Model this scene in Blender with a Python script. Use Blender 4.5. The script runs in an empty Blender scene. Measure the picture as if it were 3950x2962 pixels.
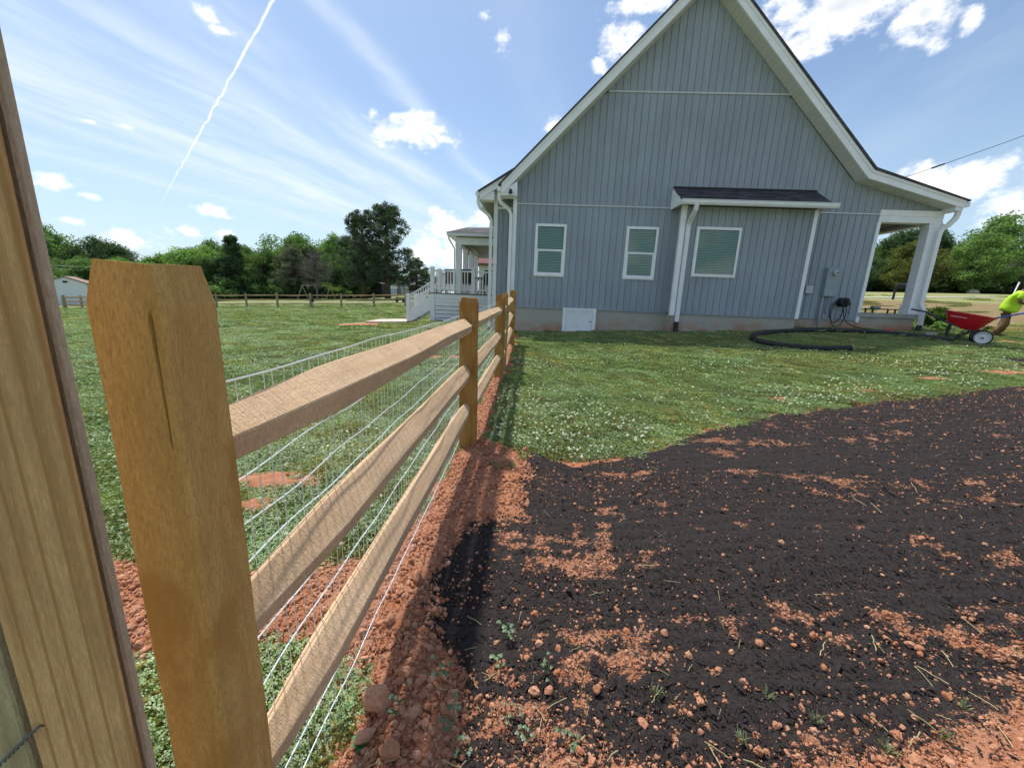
import bpy, bmesh, math, random
import numpy as np
from mathutils import Vector, Matrix, Quaternion
random.seed(7); RNG = np.random.default_rng(7)
R = math.radians
SC = bpy.context.scene
COL = SC.collection
# ------------------------------------------------------------------ camera, sky, sun, exposure
PITCH, ROLL, YAWH = R(12.55), R(2.18), R(-2.05)
CAMZ = 1.22
cd = bpy.data.cameras.new('camera'); cam = bpy.data.objects.new('camera', cd); COL.objects.link(cam)
f_ = Vector((0, math.cos(PITCH), -math.sin(PITCH))); r_ = Vector((1, 0, 0)); u_ = r_.cross(f_)
c_, s_ = math.cos(ROLL), math.sin(ROLL)
r2 = r_*c_ + u_*s_; u2 = u_*c_ - r_*s_
M = Matrix((r2, u2, -f_)).transposed().to_4x4(); M.translation = Vector((0, 0, CAMZ)); cam.matrix_world = M
cd.sensor_width = 36; cd.lens = 36*1500/3950; cd.clip_start = 0.02; cd.clip_end = 4000
SC.camera = cam
SUN_EL, SUN_AZ = R(64), R(-36)
SKY_STRENGTH, SUN_STRENGTH, EXPOSURE = 0.108, 3.2, 0.68
sd = bpy.data.lights.new('sun', 'SUN'); sun = bpy.data.objects.new('sun', sd); COL.objects.link(sun)
sdir = Vector((math.cos(SUN_EL)*math.sin(SUN_AZ), math.cos(SUN_EL)*math.cos(SUN_AZ), math.sin(SUN_EL)))
sun.rotation_euler = sdir.to_track_quat('Z', 'Y').to_euler(); sun.location = sdir*60
sd.energy = SUN_STRENGTH; sd.angle = R(2.5); sd.color = (1.0, 0.95, 0.87)
SC.view_settings.view_transform = 'Standard'; SC.view_settings.look = 'None'
SC.view_settings.gamma = 1; SC.view_settings.exposure = EXPOSURE; SC.view_settings.use_curve_mapping = False

class NT:
    """tiny node helper"""
    def __init__(s, tree): s.t = tree; s.n = tree.nodes; s.l = tree.links
    def new(s, ty, **kw):
        x = s.n.new(ty)
        for k, v in kw.items(): setattr(x, k, v)
        return x
    def put(s, sock, v):
        if isinstance(v, bpy.types.NodeSocket): s.l.new(v, sock)
        else:
            if isinstance(v, (tuple, list)) and len(v) == 3 and len(sock.default_value) == 4: v = (*v, 1)
            sock.default_value = v
    def math(s, op, a, b=None, c=None, clamp=False):
        x = s.new('ShaderNodeMath', operation=op, use_clamp=clamp); s.put(x.inputs[0], a)
        if b is not None: s.put(x.inputs[1], b)
        if c is not None: s.put(x.inputs[2], c)
        return x.outputs[0]
    def vec(s, op, a, b=None):
        x = s.new('ShaderNodeVectorMath', operation=op); s.put(x.inputs[0], a)
        if b is not None: s.put(x.inputs[1], b)
        return x.outputs['Value'] if op in ('DOT_PRODUCT', 'LENGTH', 'DISTANCE') else x.outputs[0]
    def mix(s, f, a, b, ty='MIX'):
        x = s.new('ShaderNodeMix', data_type='RGBA', blend_type=ty); s.put(x.inputs[0], f); s.put(x.inputs[6], a); s.put(x.inputs[7], b)
        return x.outputs[2]
    def noise(s, vec, scale=5., detail=3., rough=.5, dist=0., col=False):
        x = s.new('ShaderNodeTexNoise'); x.inputs['Scale'].default_value = scale; x.inputs['Detail'].default_value = detail
        x.inputs['Roughness'].default_value = rough; x.inputs['Distortion'].default_value = dist
        if vec is not None: s.l.new(vec, x.inputs['Vector'])
        return x.outputs['Color' if col else 'Fac']
    def smooth(s, v, a, b, o0=0., o1=1.):
        x = s.new('ShaderNodeMapRange', interpolation_type='SMOOTHSTEP'); s.put(x.inputs[0], v)
        x.inputs[1].default_value = a; x.inputs[2].default_value = b; x.inputs[3].default_value = o0; x.inputs[4].default_value = o1
        return x.outputs[0]
    def xyz(s, v):
        x = s.new('ShaderNodeSeparateXYZ'); s.l.new(v, x.inputs[0]); return x.outputs
    def comb(s, a, b, c):
        x = s.new('ShaderNodeCombineXYZ')
        for i, v in enumerate((a, b, c)): s.put(x.inputs[i], v)
        return x.outputs[0]
    def mapv(s, vec, scale=(1, 1, 1), loc=(0, 0, 0), rot=(0, 0, 0)):
        x = s.new('ShaderNodeMapping'); s.l.new(vec, x.inputs[0]); x.inputs['Scale'].default_value = scale; x.inputs['Location'].default_value = loc; x.inputs['Rotation'].default_value = rot
        return x.outputs[0]

world = bpy.data.worlds.new('World'); SC.world = world; world.use_nodes = True
def build_sky():
    t = NT(world.node_tree); t.n.clear()
    out = t.new('ShaderNodeOutputWorld'); bg = t.new('ShaderNodeBackground'); t.l.new(bg.outputs[0], out.inputs[0])
    sky = t.new('ShaderNodeTexSky', sky_type='NISHITA'); sky.sun_disc = False; sky.sun_elevation = SUN_EL; sky.sun_rotation = SUN_AZ
    sky.air_density = 1.0; sky.dust_density = 1.2; sky.ozone_density = 1.6; sky.altitude = 150
    d = t.new('ShaderNodeTexCoord').outputs['Generated']
    x, y, z = t.xyz(d)
    zc = t.math('MAXIMUM', z, 0.04)
    s = t.math('DIVIDE', x, zc); tt = t.math('DIVIDE', y, zc)
    # ---- thin ice clouds: streaks lying along the wind, and an aircraft trail, on a flat layer high above
    wob = t.noise(t.comb(t.math('MULTIPLY', s, 1.1), t.math('MULTIPLY', tt, .8), 0.), 1.0, 4, .55)
    s2 = t.math('ADD', t.math('SUBTRACT', s, t.math('MULTIPLY', tt, .2)), t.math('MULTIPLY', t.math('SUBTRACT', wob, .5), .35))
    mott = t.noise(t.comb(t.math('MULTIPLY', s2, 3.2), t.math('MULTIPLY', tt, .75), 3.), 1.0, 6, .62)
    mottf = t.smooth(mott, .3, .7, .2, 1.)
    cir = None
    for c, w, a in ((-3.1, .75, .85), (-2.15, .3, .75), (-1.6, .17, .7), (-1.08, .07, .5), (-4.4, .35, .45), (-.35, .12, .14), (1.5, .5, .16), (3.2, .7, .2)):
        g = t.math('MULTIPLY', t.math('EXPONENT', t.math('MULTIPLY', t.math('POWER', t.math('DIVIDE', t.math('SUBTRACT', s2, c), w), 2), -1.)), a)
        cir = g if cir is None else t.math('MAXIMUM', cir, g)
    cir = t.math('MULTIPLY', cir, mottf)
    w2 = t.math('MULTIPLY', t.math('SUBTRACT', t.noise(t.comb(s, tt, 7.), 4.0, 4, .6), .5), .05)
    dl = t.math('ADD', t.math('SUBTRACT', t.math('ADD', s, tt), .74), w2)
    trail = t.math('EXPONENT', t.math('MULTIPLY', t.math('POWER', t.math('DIVIDE', dl, .0068), 2), -1.))
    trail = t.math('MULTIPLY', trail, t.math('MULTIPLY', t.smooth(tt, 2.6, 6.2, 1., 0.), t.smooth(t.noise(t.comb(s, tt, 1.), 9., 4, .6), .3, .55, .55, 1.)))
    # ---- heaped clouds
    CL = [(-0.233, 0.912, 0.338, 0.072, 0.032, 1), (-0.731, 0.666, 0.147, 0.027, 0.013, 1), (-0.714, 0.687, 0.137, 0.021, 0.008, 1), (-0.593, 0.793, 0.137, 0.027, 0.012, 1), (-0.729, 0.678, 0.093, 0.018, 0.009, 0.8), (-0.691, 0.718, 0.078, 0.043, 0.016, 0.6), (-0.662, 0.746, 0.074, 0.032, 0.018, 0.5), (-0.625, 0.774, 0.097, 0.027, 0.011, 0.7), (-0.581, 0.808, 0.099, 0.019, 0.01, 0.7), (-0.518, 0.743, 0.425, 0.018, 0.01, 0.6), (-0.508, 0.755, 0.414, 0.023, 0.009, 0.6), (-0.074, 0.857, 0.511, 0.017, 0.011, 0.5), (-0.05, 0.874, 0.484, 0.021, 0.015, 0.45), (-0.181, 0.971, 0.158, 0.036, 0.028, 0.95), (-0.207, 0.973, 0.105, 0.054, 0.035, 0.9), (-0.146, 0.983, 0.109, 0.056, 0.053, 0.9), (-0.079, 0.98, 0.183, 0.04, 0.021, 0.95), (0.193, 0.858, 0.477, 0.038, 0.026, 1), (0.073, 0.931, 0.358, 0.025, 0.017, 0.95), (0.217, 0.826, 0.52, 0.058, 0.015, 0.9), (0.497, 0.731, 0.468, 0.146, 0.039, 1), (0.463, 0.772, 0.436, 0.046, 0.022, 1), (0.587, 0.686, 0.43, 0.037, 0.032, 1), (0.632, 0.658, 0.41, 0.011, 0.013, 0.7), (0.669, 0.71, 0.217, 0.047, 0.028, 1), (0.708, 0.678, 0.199, 0.049, 0.043, 1), (0.743, 0.648, 0.166, 0.034, 0.046, 1), (0.147, 0.882, 0.447, 0.015, 0.011, 0.8), (-0.684, 0.687, 0.247, 0.009, 0.003, 0.5), (-0.653, 0.715, 0.251, 0.009, 0.003, 0.4)]
    m = None
    for cx, cy, cz, a, b, k in CL:
        c = Vector((cx, cy, cz)).normalized(); e1 = Vector((cy, -cx, 0)).normalized(); e2 = e1.cross(c).normalized()
        rr = t.vec('LENGTH', t.comb(t.vec('DOT_PRODUCT', d, tuple(e1/(a*1.35))), t.vec('DOT_PRODUCT', d, tuple(e2/(b*1.35))), 0.))
        mm = t.math('MULTIPLY_ADD', rr, -k, k)
        m = mm if m is None else t.math('MAXIMUM', m, mm)
    m = t.math('SUBTRACT', m, t.math('MULTIPLY', t.math('LESS_THAN', y, .2), 9.))
    # scattered clouds of the same kind all round, outside the part of the sky in view
    gen = t.noise(t.mapv(d, (2.6, 2.6, 5.2)), 1.0, 3, .5)
    gen = t.math('SUBTRACT', t.math('MULTIPLY', t.math('SUBTRACT', gen, .57), 6.), t.smooth(y, -.25, .2, 0., 6.))
    m = t.math('MAXIMUM', m, gen)
    n1 = t.noise(t.mapv(d, (1, 1, 1.5)), 17., 7, .6); n2 = t.noise(t.mapv(d, (1, 1, 1.4)), 42., 5, .6)
    dens = t.math('ADD', m, t.math('ADD', t.math('MULTIPLY', t.math('SUBTRACT', n1, .5), 2.3), t.math('MULTIPLY', t.math('SUBTRACT', n2, .5), 1.1)))
    cum = t.smooth(dens, .05, .8)
    core = t.smooth(t.math('ADD', t.math('MULTIPLY', m, .9), t.math('SUBTRACT', n1, .62)), .25, .95)
    base = t.smooth(z, .16, .4)
    grey = t.math('MULTIPLY', core, base)
    cc = t.mix(grey, (7.6, 7.6, 7.7), (4.6, 4.9, 5.3))
    bril = t.mix(1., sky.outputs[0], (.8, .87, .91), 'MULTIPLY')
    hazy = t.mix(t.smooth(z, .0, .42, .62, .08), bril, (3.9, 5.0, 5.8))
    c0 = t.mix(cir, hazy, (5.2, 5.85, 6.5)); c1 = t.mix(trail, c0, (6.6, 6.8, 7.0)); _u = 0
    c2 = t.mix(cum, c1, cc)
    t.l.new(c2, bg.inputs[0]); bg.inputs[1].default_value = SKY_STRENGTH
build_sky()
world.cycles.sampling_method = 'MANUAL'; world.cycles.sample_map_resolution = 512
# ------------------------------------------------------------------ helpers
def mat(name, fn):
    m = bpy.data.materials.new(name); m.use_nodes = True; t = NT(m.node_tree); b = m.node_tree.nodes['Principled BSDF']
    fn(t, b); return m
def objco(t): return t.new('ShaderNodeTexCoord').outputs['Object']
def wpos(t): return t.new('ShaderNodeNewGeometry').outputs['Position']
def bump(t, b, h, strength=.3, dist=.01):
    x = t.new('ShaderNodeBump'); x.inputs['Strength'].default_value = strength; x.inputs['Distance'].default_value = dist
    t.l.new(h, x.inputs['Height']); t.l.new(x.outputs[0], b.inputs['Normal'])
def orand(t): return t.new('ShaderNodeObjectInfo').outputs['Random']
def plain(name, col, rough=.6, var=.12, nscale=8., spec=.3, bmp=0., metal=0.):
    def fn(t, b):
        n = t.noise(objco(t), nscale, 5, .6)
        k = t.smooth(n, .25, .75, 1-var, 1+var)
        k = t.math('MULTIPLY', k, t.smooth(orand(t), 0, 1, 1-var*.5, 1+var*.5))
        t.put(b.inputs['Base Color'], t.vec('MULTIPLY', tuple(col), t.comb(k, k, k))); b.inputs['Roughness'].default_value = rough
        b.inputs['Specular IOR Level'].default_value = spec; b.inputs['Metallic'].default_value = metal
        if bmp: bump(t, b, t.noise(objco(t), nscale*8, 4, .6), bmp, .004)
    return mat(name, fn)

def build_obj(name, verts, faces, m=None, parent=None, smooth=False, loc=None):
    me = bpy.data.meshes.new(name); me.from_pydata([tuple(v) for v in verts], [], faces)
    if m: me.materials.append(m)
    if smooth: me.polygons.foreach_set('use_smooth', [True]*len(me.polygons))
    o = bpy.data.objects.new(name, me); COL.objects.link(o)
    if parent: o.parent = parent
    if loc is not None: o.location = loc
    return o
class MB:
    def __init__(s, off=(0, 0, 0)): s.v = []; s.f = []; s.off = Vector(off)
    def add(s, vs, fs):
        b = len(s.v); s.v += [tuple(Vector(v)-s.off) for v in vs]; s.f += [tuple(b+i for i in f) for f in fs]; return s
    def box(s, x0, x1, y0, y1, z0, z1, bev=0.):
        if bev:
            vs = []; fs = []
            bm = bmesh.new(); bmesh.ops.create_cube(bm, size=1)
            for v in bm.verts: v.co = Vector(((x0+x1)/2+v.co.x*(x1-x0), (y0+y1)/2+v.co.y*(y1-y0), (z0+z1)/2+v.co.z*(z1-z0)))
            bmesh.ops.bevel(bm, geom=bm.edges[:], offset=bev, segments=1, affect='EDGES', profile=.5)
            bm.verts.ensure_lookup_table(); vs = [v.co.copy() for v in bm.verts]; bm.verts.index_update(); fs = [tuple(v.index for v in f.verts) for f in bm.faces]; bm.free()
            return s.add(vs, fs)
        return s.add([(x0, y0, z0), (x1, y0, z0), (x1, y1, z0), (x0, y1, z0), (x0, y0, z1), (x1, y0, z1), (x1, y1, z1), (x0, y1, z1)],
                     [(3, 2, 1, 0), (4, 5, 6, 7), (0, 1, 5, 4), (1, 2, 6, 5), (2, 3, 7, 6), (3, 0, 4, 7)])
    def prism_y(s, poly, y0, y1):
        """poly of (x, z), counter clockwise seen from -y; extruded y0..y1"""
        n = len(poly); vs = [(x, y0, z) for x, z in poly]+[(x, y1, z) for x, z in poly]
        return s.add(vs, [tuple(range(n)), tuple(range(2*n-1, n-1, -1))]+[(i, i+n, (i+1) % n+n, (i+1) % n) for i in range(n)])
    def prism_x(s, poly, x0, x1):
        """poly of (y, z)"""
        n = len(poly); vs = [(x0, y, z) for y, z in poly]+[(x1, y, z) for y, z in poly]
        return s.add(vs, [tuple(range(n-1, -1, -1)), tuple(range(n, 2*n))]+[((i+1) % n, (i+1) % n+n, i+n, i) for i in range(n)])
    def tube(s, pts, r, seg=8, cap=True):
        pts = [Vector(p) for p in pts]; n = len(pts); rr = r if isinstance(r, (list, tuple)) else [r]*n
        up = Vector((0, 0, 1)); vs = []; fs = []; prev = None
        for i, p in enumerate(pts):
            d = (pts[min(i+1, n-1)]-pts[max(i-1, 0)]).normalized()
            if prev is None:
                a = d.cross(up)
                if a.length < 1e-3: a = d.cross(Vector((0, 1, 0)))
            else: a = prev-d*prev.dot(d)
            a.normalize(); prev = a; b = d.cross(a)
            for k in range(seg):
                an = 2*math.pi*k/seg; vs.append(p+(a*math.cos(an)+b*math.sin(an))*rr[i])
        for i in range(n-1):
            for k in range(seg):
                k2 = (k+1) % seg; fs.append((i*seg+k, i*seg+k2, (i+1)*seg+k2, (i+1)*seg+k))
        if cap: fs += [tuple(range(seg-1, -1, -1)), tuple((n-1)*seg+k for k in range(seg))]
        return s.add(vs, fs)
    def lathe(s, prof, seg=20, c=(0, 0, 0), axis='z', ang=2*math.pi):
        vs = []; fs = []; n = len(prof); c = Vector(c)
        for k in range(seg):
            a = ang*k/seg
            for r, h in prof:
                v = Vector((r*math.cos(a), r*math.sin(a), h))
                if axis == 'y': v = Vector((v.x, v.z, v.y))
                if axis == 'x': v = Vector((v.z, v.x, v.y))
                vs.append(v+c)
        for k in range(seg):
            k2 = (k+1) % seg
            for i in range(n-1): fs.append((k*n+i, k2*n+i, k2*n+i+1, k*n+i+1))
        return s.add(vs, fs)
    def obj(s, name, m, parent=None, smooth=False, loc=None): return build_obj(name, s.v, s.f, m, parent, smooth, loc)
def tag(o, label=None, cat=None, group=None, kind=None):
    if label: o['label'] = label
    if cat: o['category'] = cat
    if group: o['group'] = group
    if kind: o['kind'] = kind
    return o
def thing(name, label, cat, loc=(0, 0, 0), rz=0., group=None):
    o = bpy.data.objects.new(name, None); COL.objects.link(o); o.location = loc; o.rotation_euler = (0, 0, rz); o.empty_display_size = .2
    return tag(o, label, cat, group)
def share(name, src, parent, loc=(0, 0, 0), rot=(0, 0, 0), scale=(1, 1, 1), m=None):
    o = bpy.data.objects.new(name, src.data if isinstance(src, bpy.types.Object) else src); COL.objects.link(o); o.parent = parent
    o.location = loc; o.rotation_euler = rot; o.scale = scale
    if m: o.material_slots[0].link = 'OBJECT'; o.material_slots[0].material = m
    return o
def weld_bev(o, w=.004, seg=1):
    md = o.modifiers.new('bevel', 'BEVEL'); md.width = w; md.segments = seg; md.limit_method = 'ANGLE'; md.angle_limit = R(35)

# ---- value noise for shapes
_P = RNG.random((64, 64))
def vnoise(x, y, sc=1., oct=3):
    x = np.asarray(x, float)*sc; y = np.asarray(y, float)*sc; o = np.zeros(np.broadcast(x, y).shape); a = 1.; tot = 0.
    for k in range(oct):
        xi = np.floor(x).astype(int); yi = np.floor(y).astype(int); fx = x-xi; fy = y-yi; fx = fx*fx*(3-2*fx); fy = fy*fy*(3-2*fy)
        g = lambda i, j: _P[(xi+i) % 64, (yi+j) % 64]
        o = o+a*((g(0, 0)*(1-fx)+g(1, 0)*fx)*(1-fy)+(g(0, 1)*(1-fx)+g(1, 1)*fx)*fy); tot += a; a *= .5; x = x*2.03+17.3; y = y*2.03+5.7
    return o/tot
# ---- the lie of the land, from levels taken at fence posts, walls and far things
CP = np.array([(-.66,.72,-.03),(-.34,3.04,-.01),(-.2,5.73,.04),(-.05,9.0,.16),(0,11.2,.25),(4.4,11.0,.47),(7.5,10.8,.66),(11.0,10.9,.72),(11.73,9.8,.50),(14.1,11.28,.62), (0,-3,-.12),(3,1.2,.05),(8,2,.2),(3,5,.14),(8,6,.34),(-3,3,-.05),(-4.2,16.6,.02),(-5,9,.0),(-20.2,33.5,-.39),(-12.5,35.1,-.11),(-46.2,40.2,-1.55), (29.7,31.5,2.17),(70,63.5,4.4),(53,60,4.0),(-18.7,59,.33),(-33,60,-.2),(-33,83,.46),(-63,55,-2.0),(-15,16,-.35),(-30,20,-.9),(20,15,1.0),(30,10,1.2),(-10,-15,-.4),(15,-15,.3), (0,30,.7),(0,60,1.6),(20,50,2.6),(-100,100,-1.5),(100,100,5),(0,110,2.5),(-80,10,-1.5),(80,10,2.5),(0,-60,-.5)], float)
def _k(d2): return np.where(d2 > 1e-9, 0.5*d2*np.log(np.maximum(d2, 1e-9)), 0)
_n = len(CP); _A = np.zeros((_n+3, _n+3)); _A[:_n, :_n] = _k(((CP[:, None, :2]-CP[None, :, :2])**2).sum(2))+np.eye(_n)*.05
_A[:_n, _n] = 1; _A[:_n, _n+1:] = CP[:, :2]; _A[_n, :_n] = 1; _A[_n+1:, :_n] = CP[:, :2].T
_W = np.linalg.solve(_A, np.r_[CP[:, 2], 0, 0, 0])
def TZ(x, y):
    x = np.asarray(x, float); y = np.asarray(y, float); r = np.hypot(x, y); s = np.minimum(1, 100/np.maximum(r, 1e-6)); x = x*s; y = y*s
    o = _W[_n]+_W[_n+1]*x+_W[_n+2]*y
    for (cx, cy, _), w in zip(CP, _W[:_n]): o = o+w*_k((x-cx)**2+(y-cy)**2)
    return o
def tz(x, y): return float(TZ(x, y))
def sstep(a, b, x): t = np.clip((x-a)/(b-a), 0, 1); return t*t*(3-2*t)

# ------------------------------------------------------------------ materials
def m_wood(name, base, dark, grain=(3, 3, .35), gs=9., speck=.5, stain=None, rough=.85, saw=0., ring=0.):
    def fn(t, b):
        co = objco(t); rnd = orand(t)
        co = t.vec('ADD', co, t.comb(t.math('MULTIPLY', rnd, 7.), t.math('MULTIPLY', rnd, 3.), t.math('MULTIPLY', rnd, 11.)))
        g = t.noise(t.mapv(co, grain), gs, 6, .6, .6)
        sp = t.noise(t.mapv(co, (1, 1, .4)), 240., 4, .7)
        big = t.noise(co, 3.5, 4, .55)
        c = t.mix(t.smooth(g, .38, .66), base, dark)
        c = t.mix(t.math('MULTIPLY', t.smooth(sp, .5, .72), speck), c, tuple(x*.42 for x in base))
        c = t.mix(t.smooth(big, .35, .7, 0, .5), c, tuple(x*.68 for x in base))
        fb = t.noise(t.mapv(co, (1, 1, .16)), 420., 3, .7); c = t.mix(t.smooth(fb, .42, .62, 0, .32), c, tuple(x*.45 for x in base)); c = t.mix(t.smooth(fb, .4, .3, 0, .25), c, tuple(min(1, x*1.6) for x in base))
        if stain:
            s1 = t.noise(t.mapv(co, (1.6, 1.6, .8)), 5., 4, .5)
            c = t.mix(t.smooth(s1, .5, .62, 0, .8), c, stain)
        if ring:
            rw = t.new('ShaderNodeTexWave'); rw.bands_direction = 'X'; rw.inputs['Scale'].default_value = ring; rw.inputs['Distortion'].default_value = 2.2; rw.inputs['Detail'].default_value = 1.; rw.inputs['Detail Scale'].default_value = .8
            t.l.new(t.mapv(co, (1, 1, .07)), rw.inputs['Vector']); c = t.mix(t.smooth(rw.outputs['Fac'], .86, .99, 0, .8), c, dark)
        kn = t.new('ShaderNodeTexVoronoi'); kn.inputs['Scale'].default_value = 1.6; t.l.new(t.mapv(co, (3.2, 3.2, 1.)), kn.inputs['Vector'])
        c = t.mix(t.smooth(kn.outputs['Distance'], .03, .1, .75, 0.), c, tuple(x*.3 for x in dark))
        h = t.math('ADD', t.math('MULTIPLY', g, .6), t.math('MULTIPLY', sp, .55))
        if saw:
            wv = t.noise(t.mapv(co, (9, 130, 9), rot=(0, 0, .5)), 1., 3, .65); wk = t.noise(t.mapv(co, (20, 14, 20)), 1., 4, .6)
            h = t.math('ADD', h, t.math('MULTIPLY', wv, saw)); c = t.mix(t.math('MULTIPLY', t.smooth(wv, .5, .68), t.smooth(wk, .35, .7, .1, .6)), c, tuple(x*.5 for x in base))
            c = t.mix(t.smooth(wk, .6, .75, 0, .35), c, tuple(x*.55 for x in base))
        t.put(b.inputs['Base Color'], c); b.inputs['Roughness'].default_value = rough; b.inputs['Specular IOR Level'].default_value = .15
        bump(t, b, h, .9, .005)
    return mat(name, fn)
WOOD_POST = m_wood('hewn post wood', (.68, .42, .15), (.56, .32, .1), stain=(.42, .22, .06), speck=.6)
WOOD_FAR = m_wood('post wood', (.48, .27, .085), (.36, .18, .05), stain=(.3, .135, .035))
WOOD_RAIL = m_wood('sawn rail wood', (.74, .52, .33), (.64, .43, .25), grain=(3, .35, 3), speck=.5, saw=1.1)
WOOD_BOARD = m_wood('treated board wood', (.68, .415, .2), (.36, .19, .07), grain=(5, 2, .22), gs=7., speck=.2, ring=13.)
WOOD_GREY = m_wood('weathered stake wood', (.4, .34, .2), (.3, .24, .13), grain=(5, 5, .3))
WHITE = plain('white vinyl trim', (.87, .88, .89), .45, .05, 3.)
WHITE2 = plain('white painted wood', (.82, .83, .85), .5, .06, 4.)
ALU = plain('white aluminium gutter', (.8, .81, .82), .38, .05, 3., .45)
SOFF = plain('vinyl soffit', (.7, .7, .65), .55, .05, 4.)
def _siding(t, b):
    co = wpos(t); n = t.noise(t.mapv(co, (14, 14, 1.2)), 1.6, 5, .6); n2 = t.noise(co, .8, 3, .5)
    k = t.math('MULTIPLY', t.smooth(n, .25, .75, .93, 1.07), t.math('MULTIPLY', t.smooth(n2, .3, .7, .95, 1.05), t.smooth(orand(t), 0, 1, .965, 1.035)))
    t.put(b.inputs['Base Color'], t.vec('MULTIPLY', (.31, .352, .395), t.comb(k, k, k))); b.inputs['Roughness'].default_value = .62; b.inputs['Specular IOR Level'].default_value = .25
    bump(t, b, t.noise(t.mapv(co, (60, 60, 5)), 3., 3, .5), .12, .003)
SIDING = mat('grey vinyl siding', _siding)
BACK = plain('wall sheathing', (.05, .057, .068), .9, .1)
def _conc(t, b):
    co = wpos(t); x, y, z = t.xyz(co); n = t.noise(co, 2.2, 6, .6); n2 = t.noise(co, 26., 4, .6)
    c = t.mix(n, (.36, .33, .28), (.5, .47, .41)); c = t.mix(t.smooth(n2, .4, .75, 0, .3), c, (.2, .19, .17))
    # splashed clay stain along the foot of the wall
    gr = t.math('ADD', t.math('MULTIPLY', x, .045), .30); hgt = t.math('SUBTRACT', z, gr)
    sn = t.noise(t.mapv(co, (1.3, 1, 2.)), 1.1, 5, .6)
    st = t.math('MULTIPLY', t.smooth(hgt, -.02, .33, 1., 0.), t.smooth(sn, .38, .68))
    c = t.mix(t.math('MULTIPLY', st, .9), c, (.42, .17, .07))
    t.put(b.inputs['Base Color'], c); b.inputs['Roughness'].default_value = .92; bump(t, b, t.math('ADD', n2, n), .3, .006)
CONC = mat('parged foundation', _conc)
SLAB = plain('concrete slab', (.38, .37, .35), .9, .18, 5., .2, .3)
PADC = plain('pale concrete pad', (.55, .47, .39), .9, .15, 3., .2, .2)
def _shing(t, b):
    co = objco(t); n = t.noise(wpos(t), 6., 3, .5); g = t.noise(wpos(t), 190., 2, .6); k = t.smooth(orand(t), 0, 1, .6, 1.5)
    c = t.mix(n, (.032, .027, .033), (.06, .052, .06)); c = t.mix(t.smooth(g, .5, .75, 0, .55), c, (.11, .1, .11))
    t.put(b.inputs['Base Color'], t.vec('MULTIPLY', c, t.comb(k, k, k))); b.inputs['Roughness'].default_value = .92; bump(t, b, g, .4, .004)
SHING = mat('asphalt shingle', _shing)
def _roofm(t, b):
    co = objco(t); br = t.new('ShaderNodeTexBrick'); br.inputs['Scale'].default_value = 1.; br.inputs['Brick Width'].default_value = .3; br.inputs['Row Height'].default_value = .14; br.inputs['Mortar Size'].default_value = .006
    br.inputs['Color1'].default_value = (.055, .05, .058, 1); br.inputs['Color2'].default_value = (.1, .09, .095, 1); br.inputs['Mortar'].default_value = (.03, .03, .03, 1); t.l.new(t.mapv(co, (1, 1, 1), rot=(R(90), 0, 0)), br.inputs['Vector'])
    t.put(b.inputs['Base Color'], br.outputs['Color']); b.inputs['Roughness'].default_value = .95; bump(t, b, t.noise(co, 120., 3, .6), .4, .004)
ROOFM = mat('shingle roof', _roofm)
BLACKP = plain('black corrugated plastic', (.017, .018, .02), .42, .25, 5., .4)
BLACKM = plain('black painted metal', (.02, .02, .022), .5, .25, 6., .4)
RUBBER = plain('tyre rubber', (.022, .022, .023), .85, .2, 12.)
RED = plain('red poly tray', (.5, .008, .02), .38, .1, 5., .45)
REDP = plain('red plastic', (.62, .03, .04), .45, .1, 5.)
BLUE = plain('blue lacquered handle', (.03, .09, .42), .3, .1, 5., .5)
GALV = plain('galvanised wire', (.72, .78, .8), .35, .1, 9., .5, 0., .1)
GREYB = plain('grey enamel box', (.29, .35, .37), .45, .08, 6., .4)
PIPEG = plain('grey conduit', (.33, .35, .36), .55, .08, 6.)
GLASSD = plain('dark room behind glass', (.02, .025, .03), .9)  # near-black colour standing in for the shade of unlit interiors
METAL = plain('bright metal', (.6, .6, .6), .3, .1, 9., .5, 0., .8)
def _blind(t, b):
    co = objco(t); n = t.noise(co, 3., 3, .5); c = t.mix(n, (.3, .5, .44), (.38, .6, .53)); t.put(b.inputs['Base Color'], c); b.inputs['Roughness'].default_value = .5
BLIND = mat('pale green blind slats', _blind)
def _glass(t, b):
    t.n.remove(b); out = t.n['Material Output']; tr = t.new('ShaderNodeBsdfTransparent'); gl = t.new('ShaderNodeBsdfGlossy'); gl.inputs['Roughness'].default_value = .015
    tr.inputs[0].default_value = (.8, .9, .87, 1); fr = t.new('ShaderNodeFresnel'); fr.inputs[0].default_value = 1.55
    nb = t.new('ShaderNodeBump'); nb.inputs['Strength'].default_value = .03; t.l.new(t.noise(objco(t), 1.5, 2, .5), nb.inputs['Height']); t.l.new(nb.outputs[0], gl.inputs['Normal'])
    k = t.math('ADD', t.math('MULTIPLY', fr.outputs[0], .9), .02, clamp=True); mx = t.new('ShaderNodeMixShader'); t.l.new(k, mx.inputs[0]); t.l.new(tr.outputs[0], mx.inputs[1]); t.l.new(gl.outputs[0], mx.inputs[2]); t.l.new(mx.outputs[0], out.inputs[0])
GLASS = mat('window glass', _glass)
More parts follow.
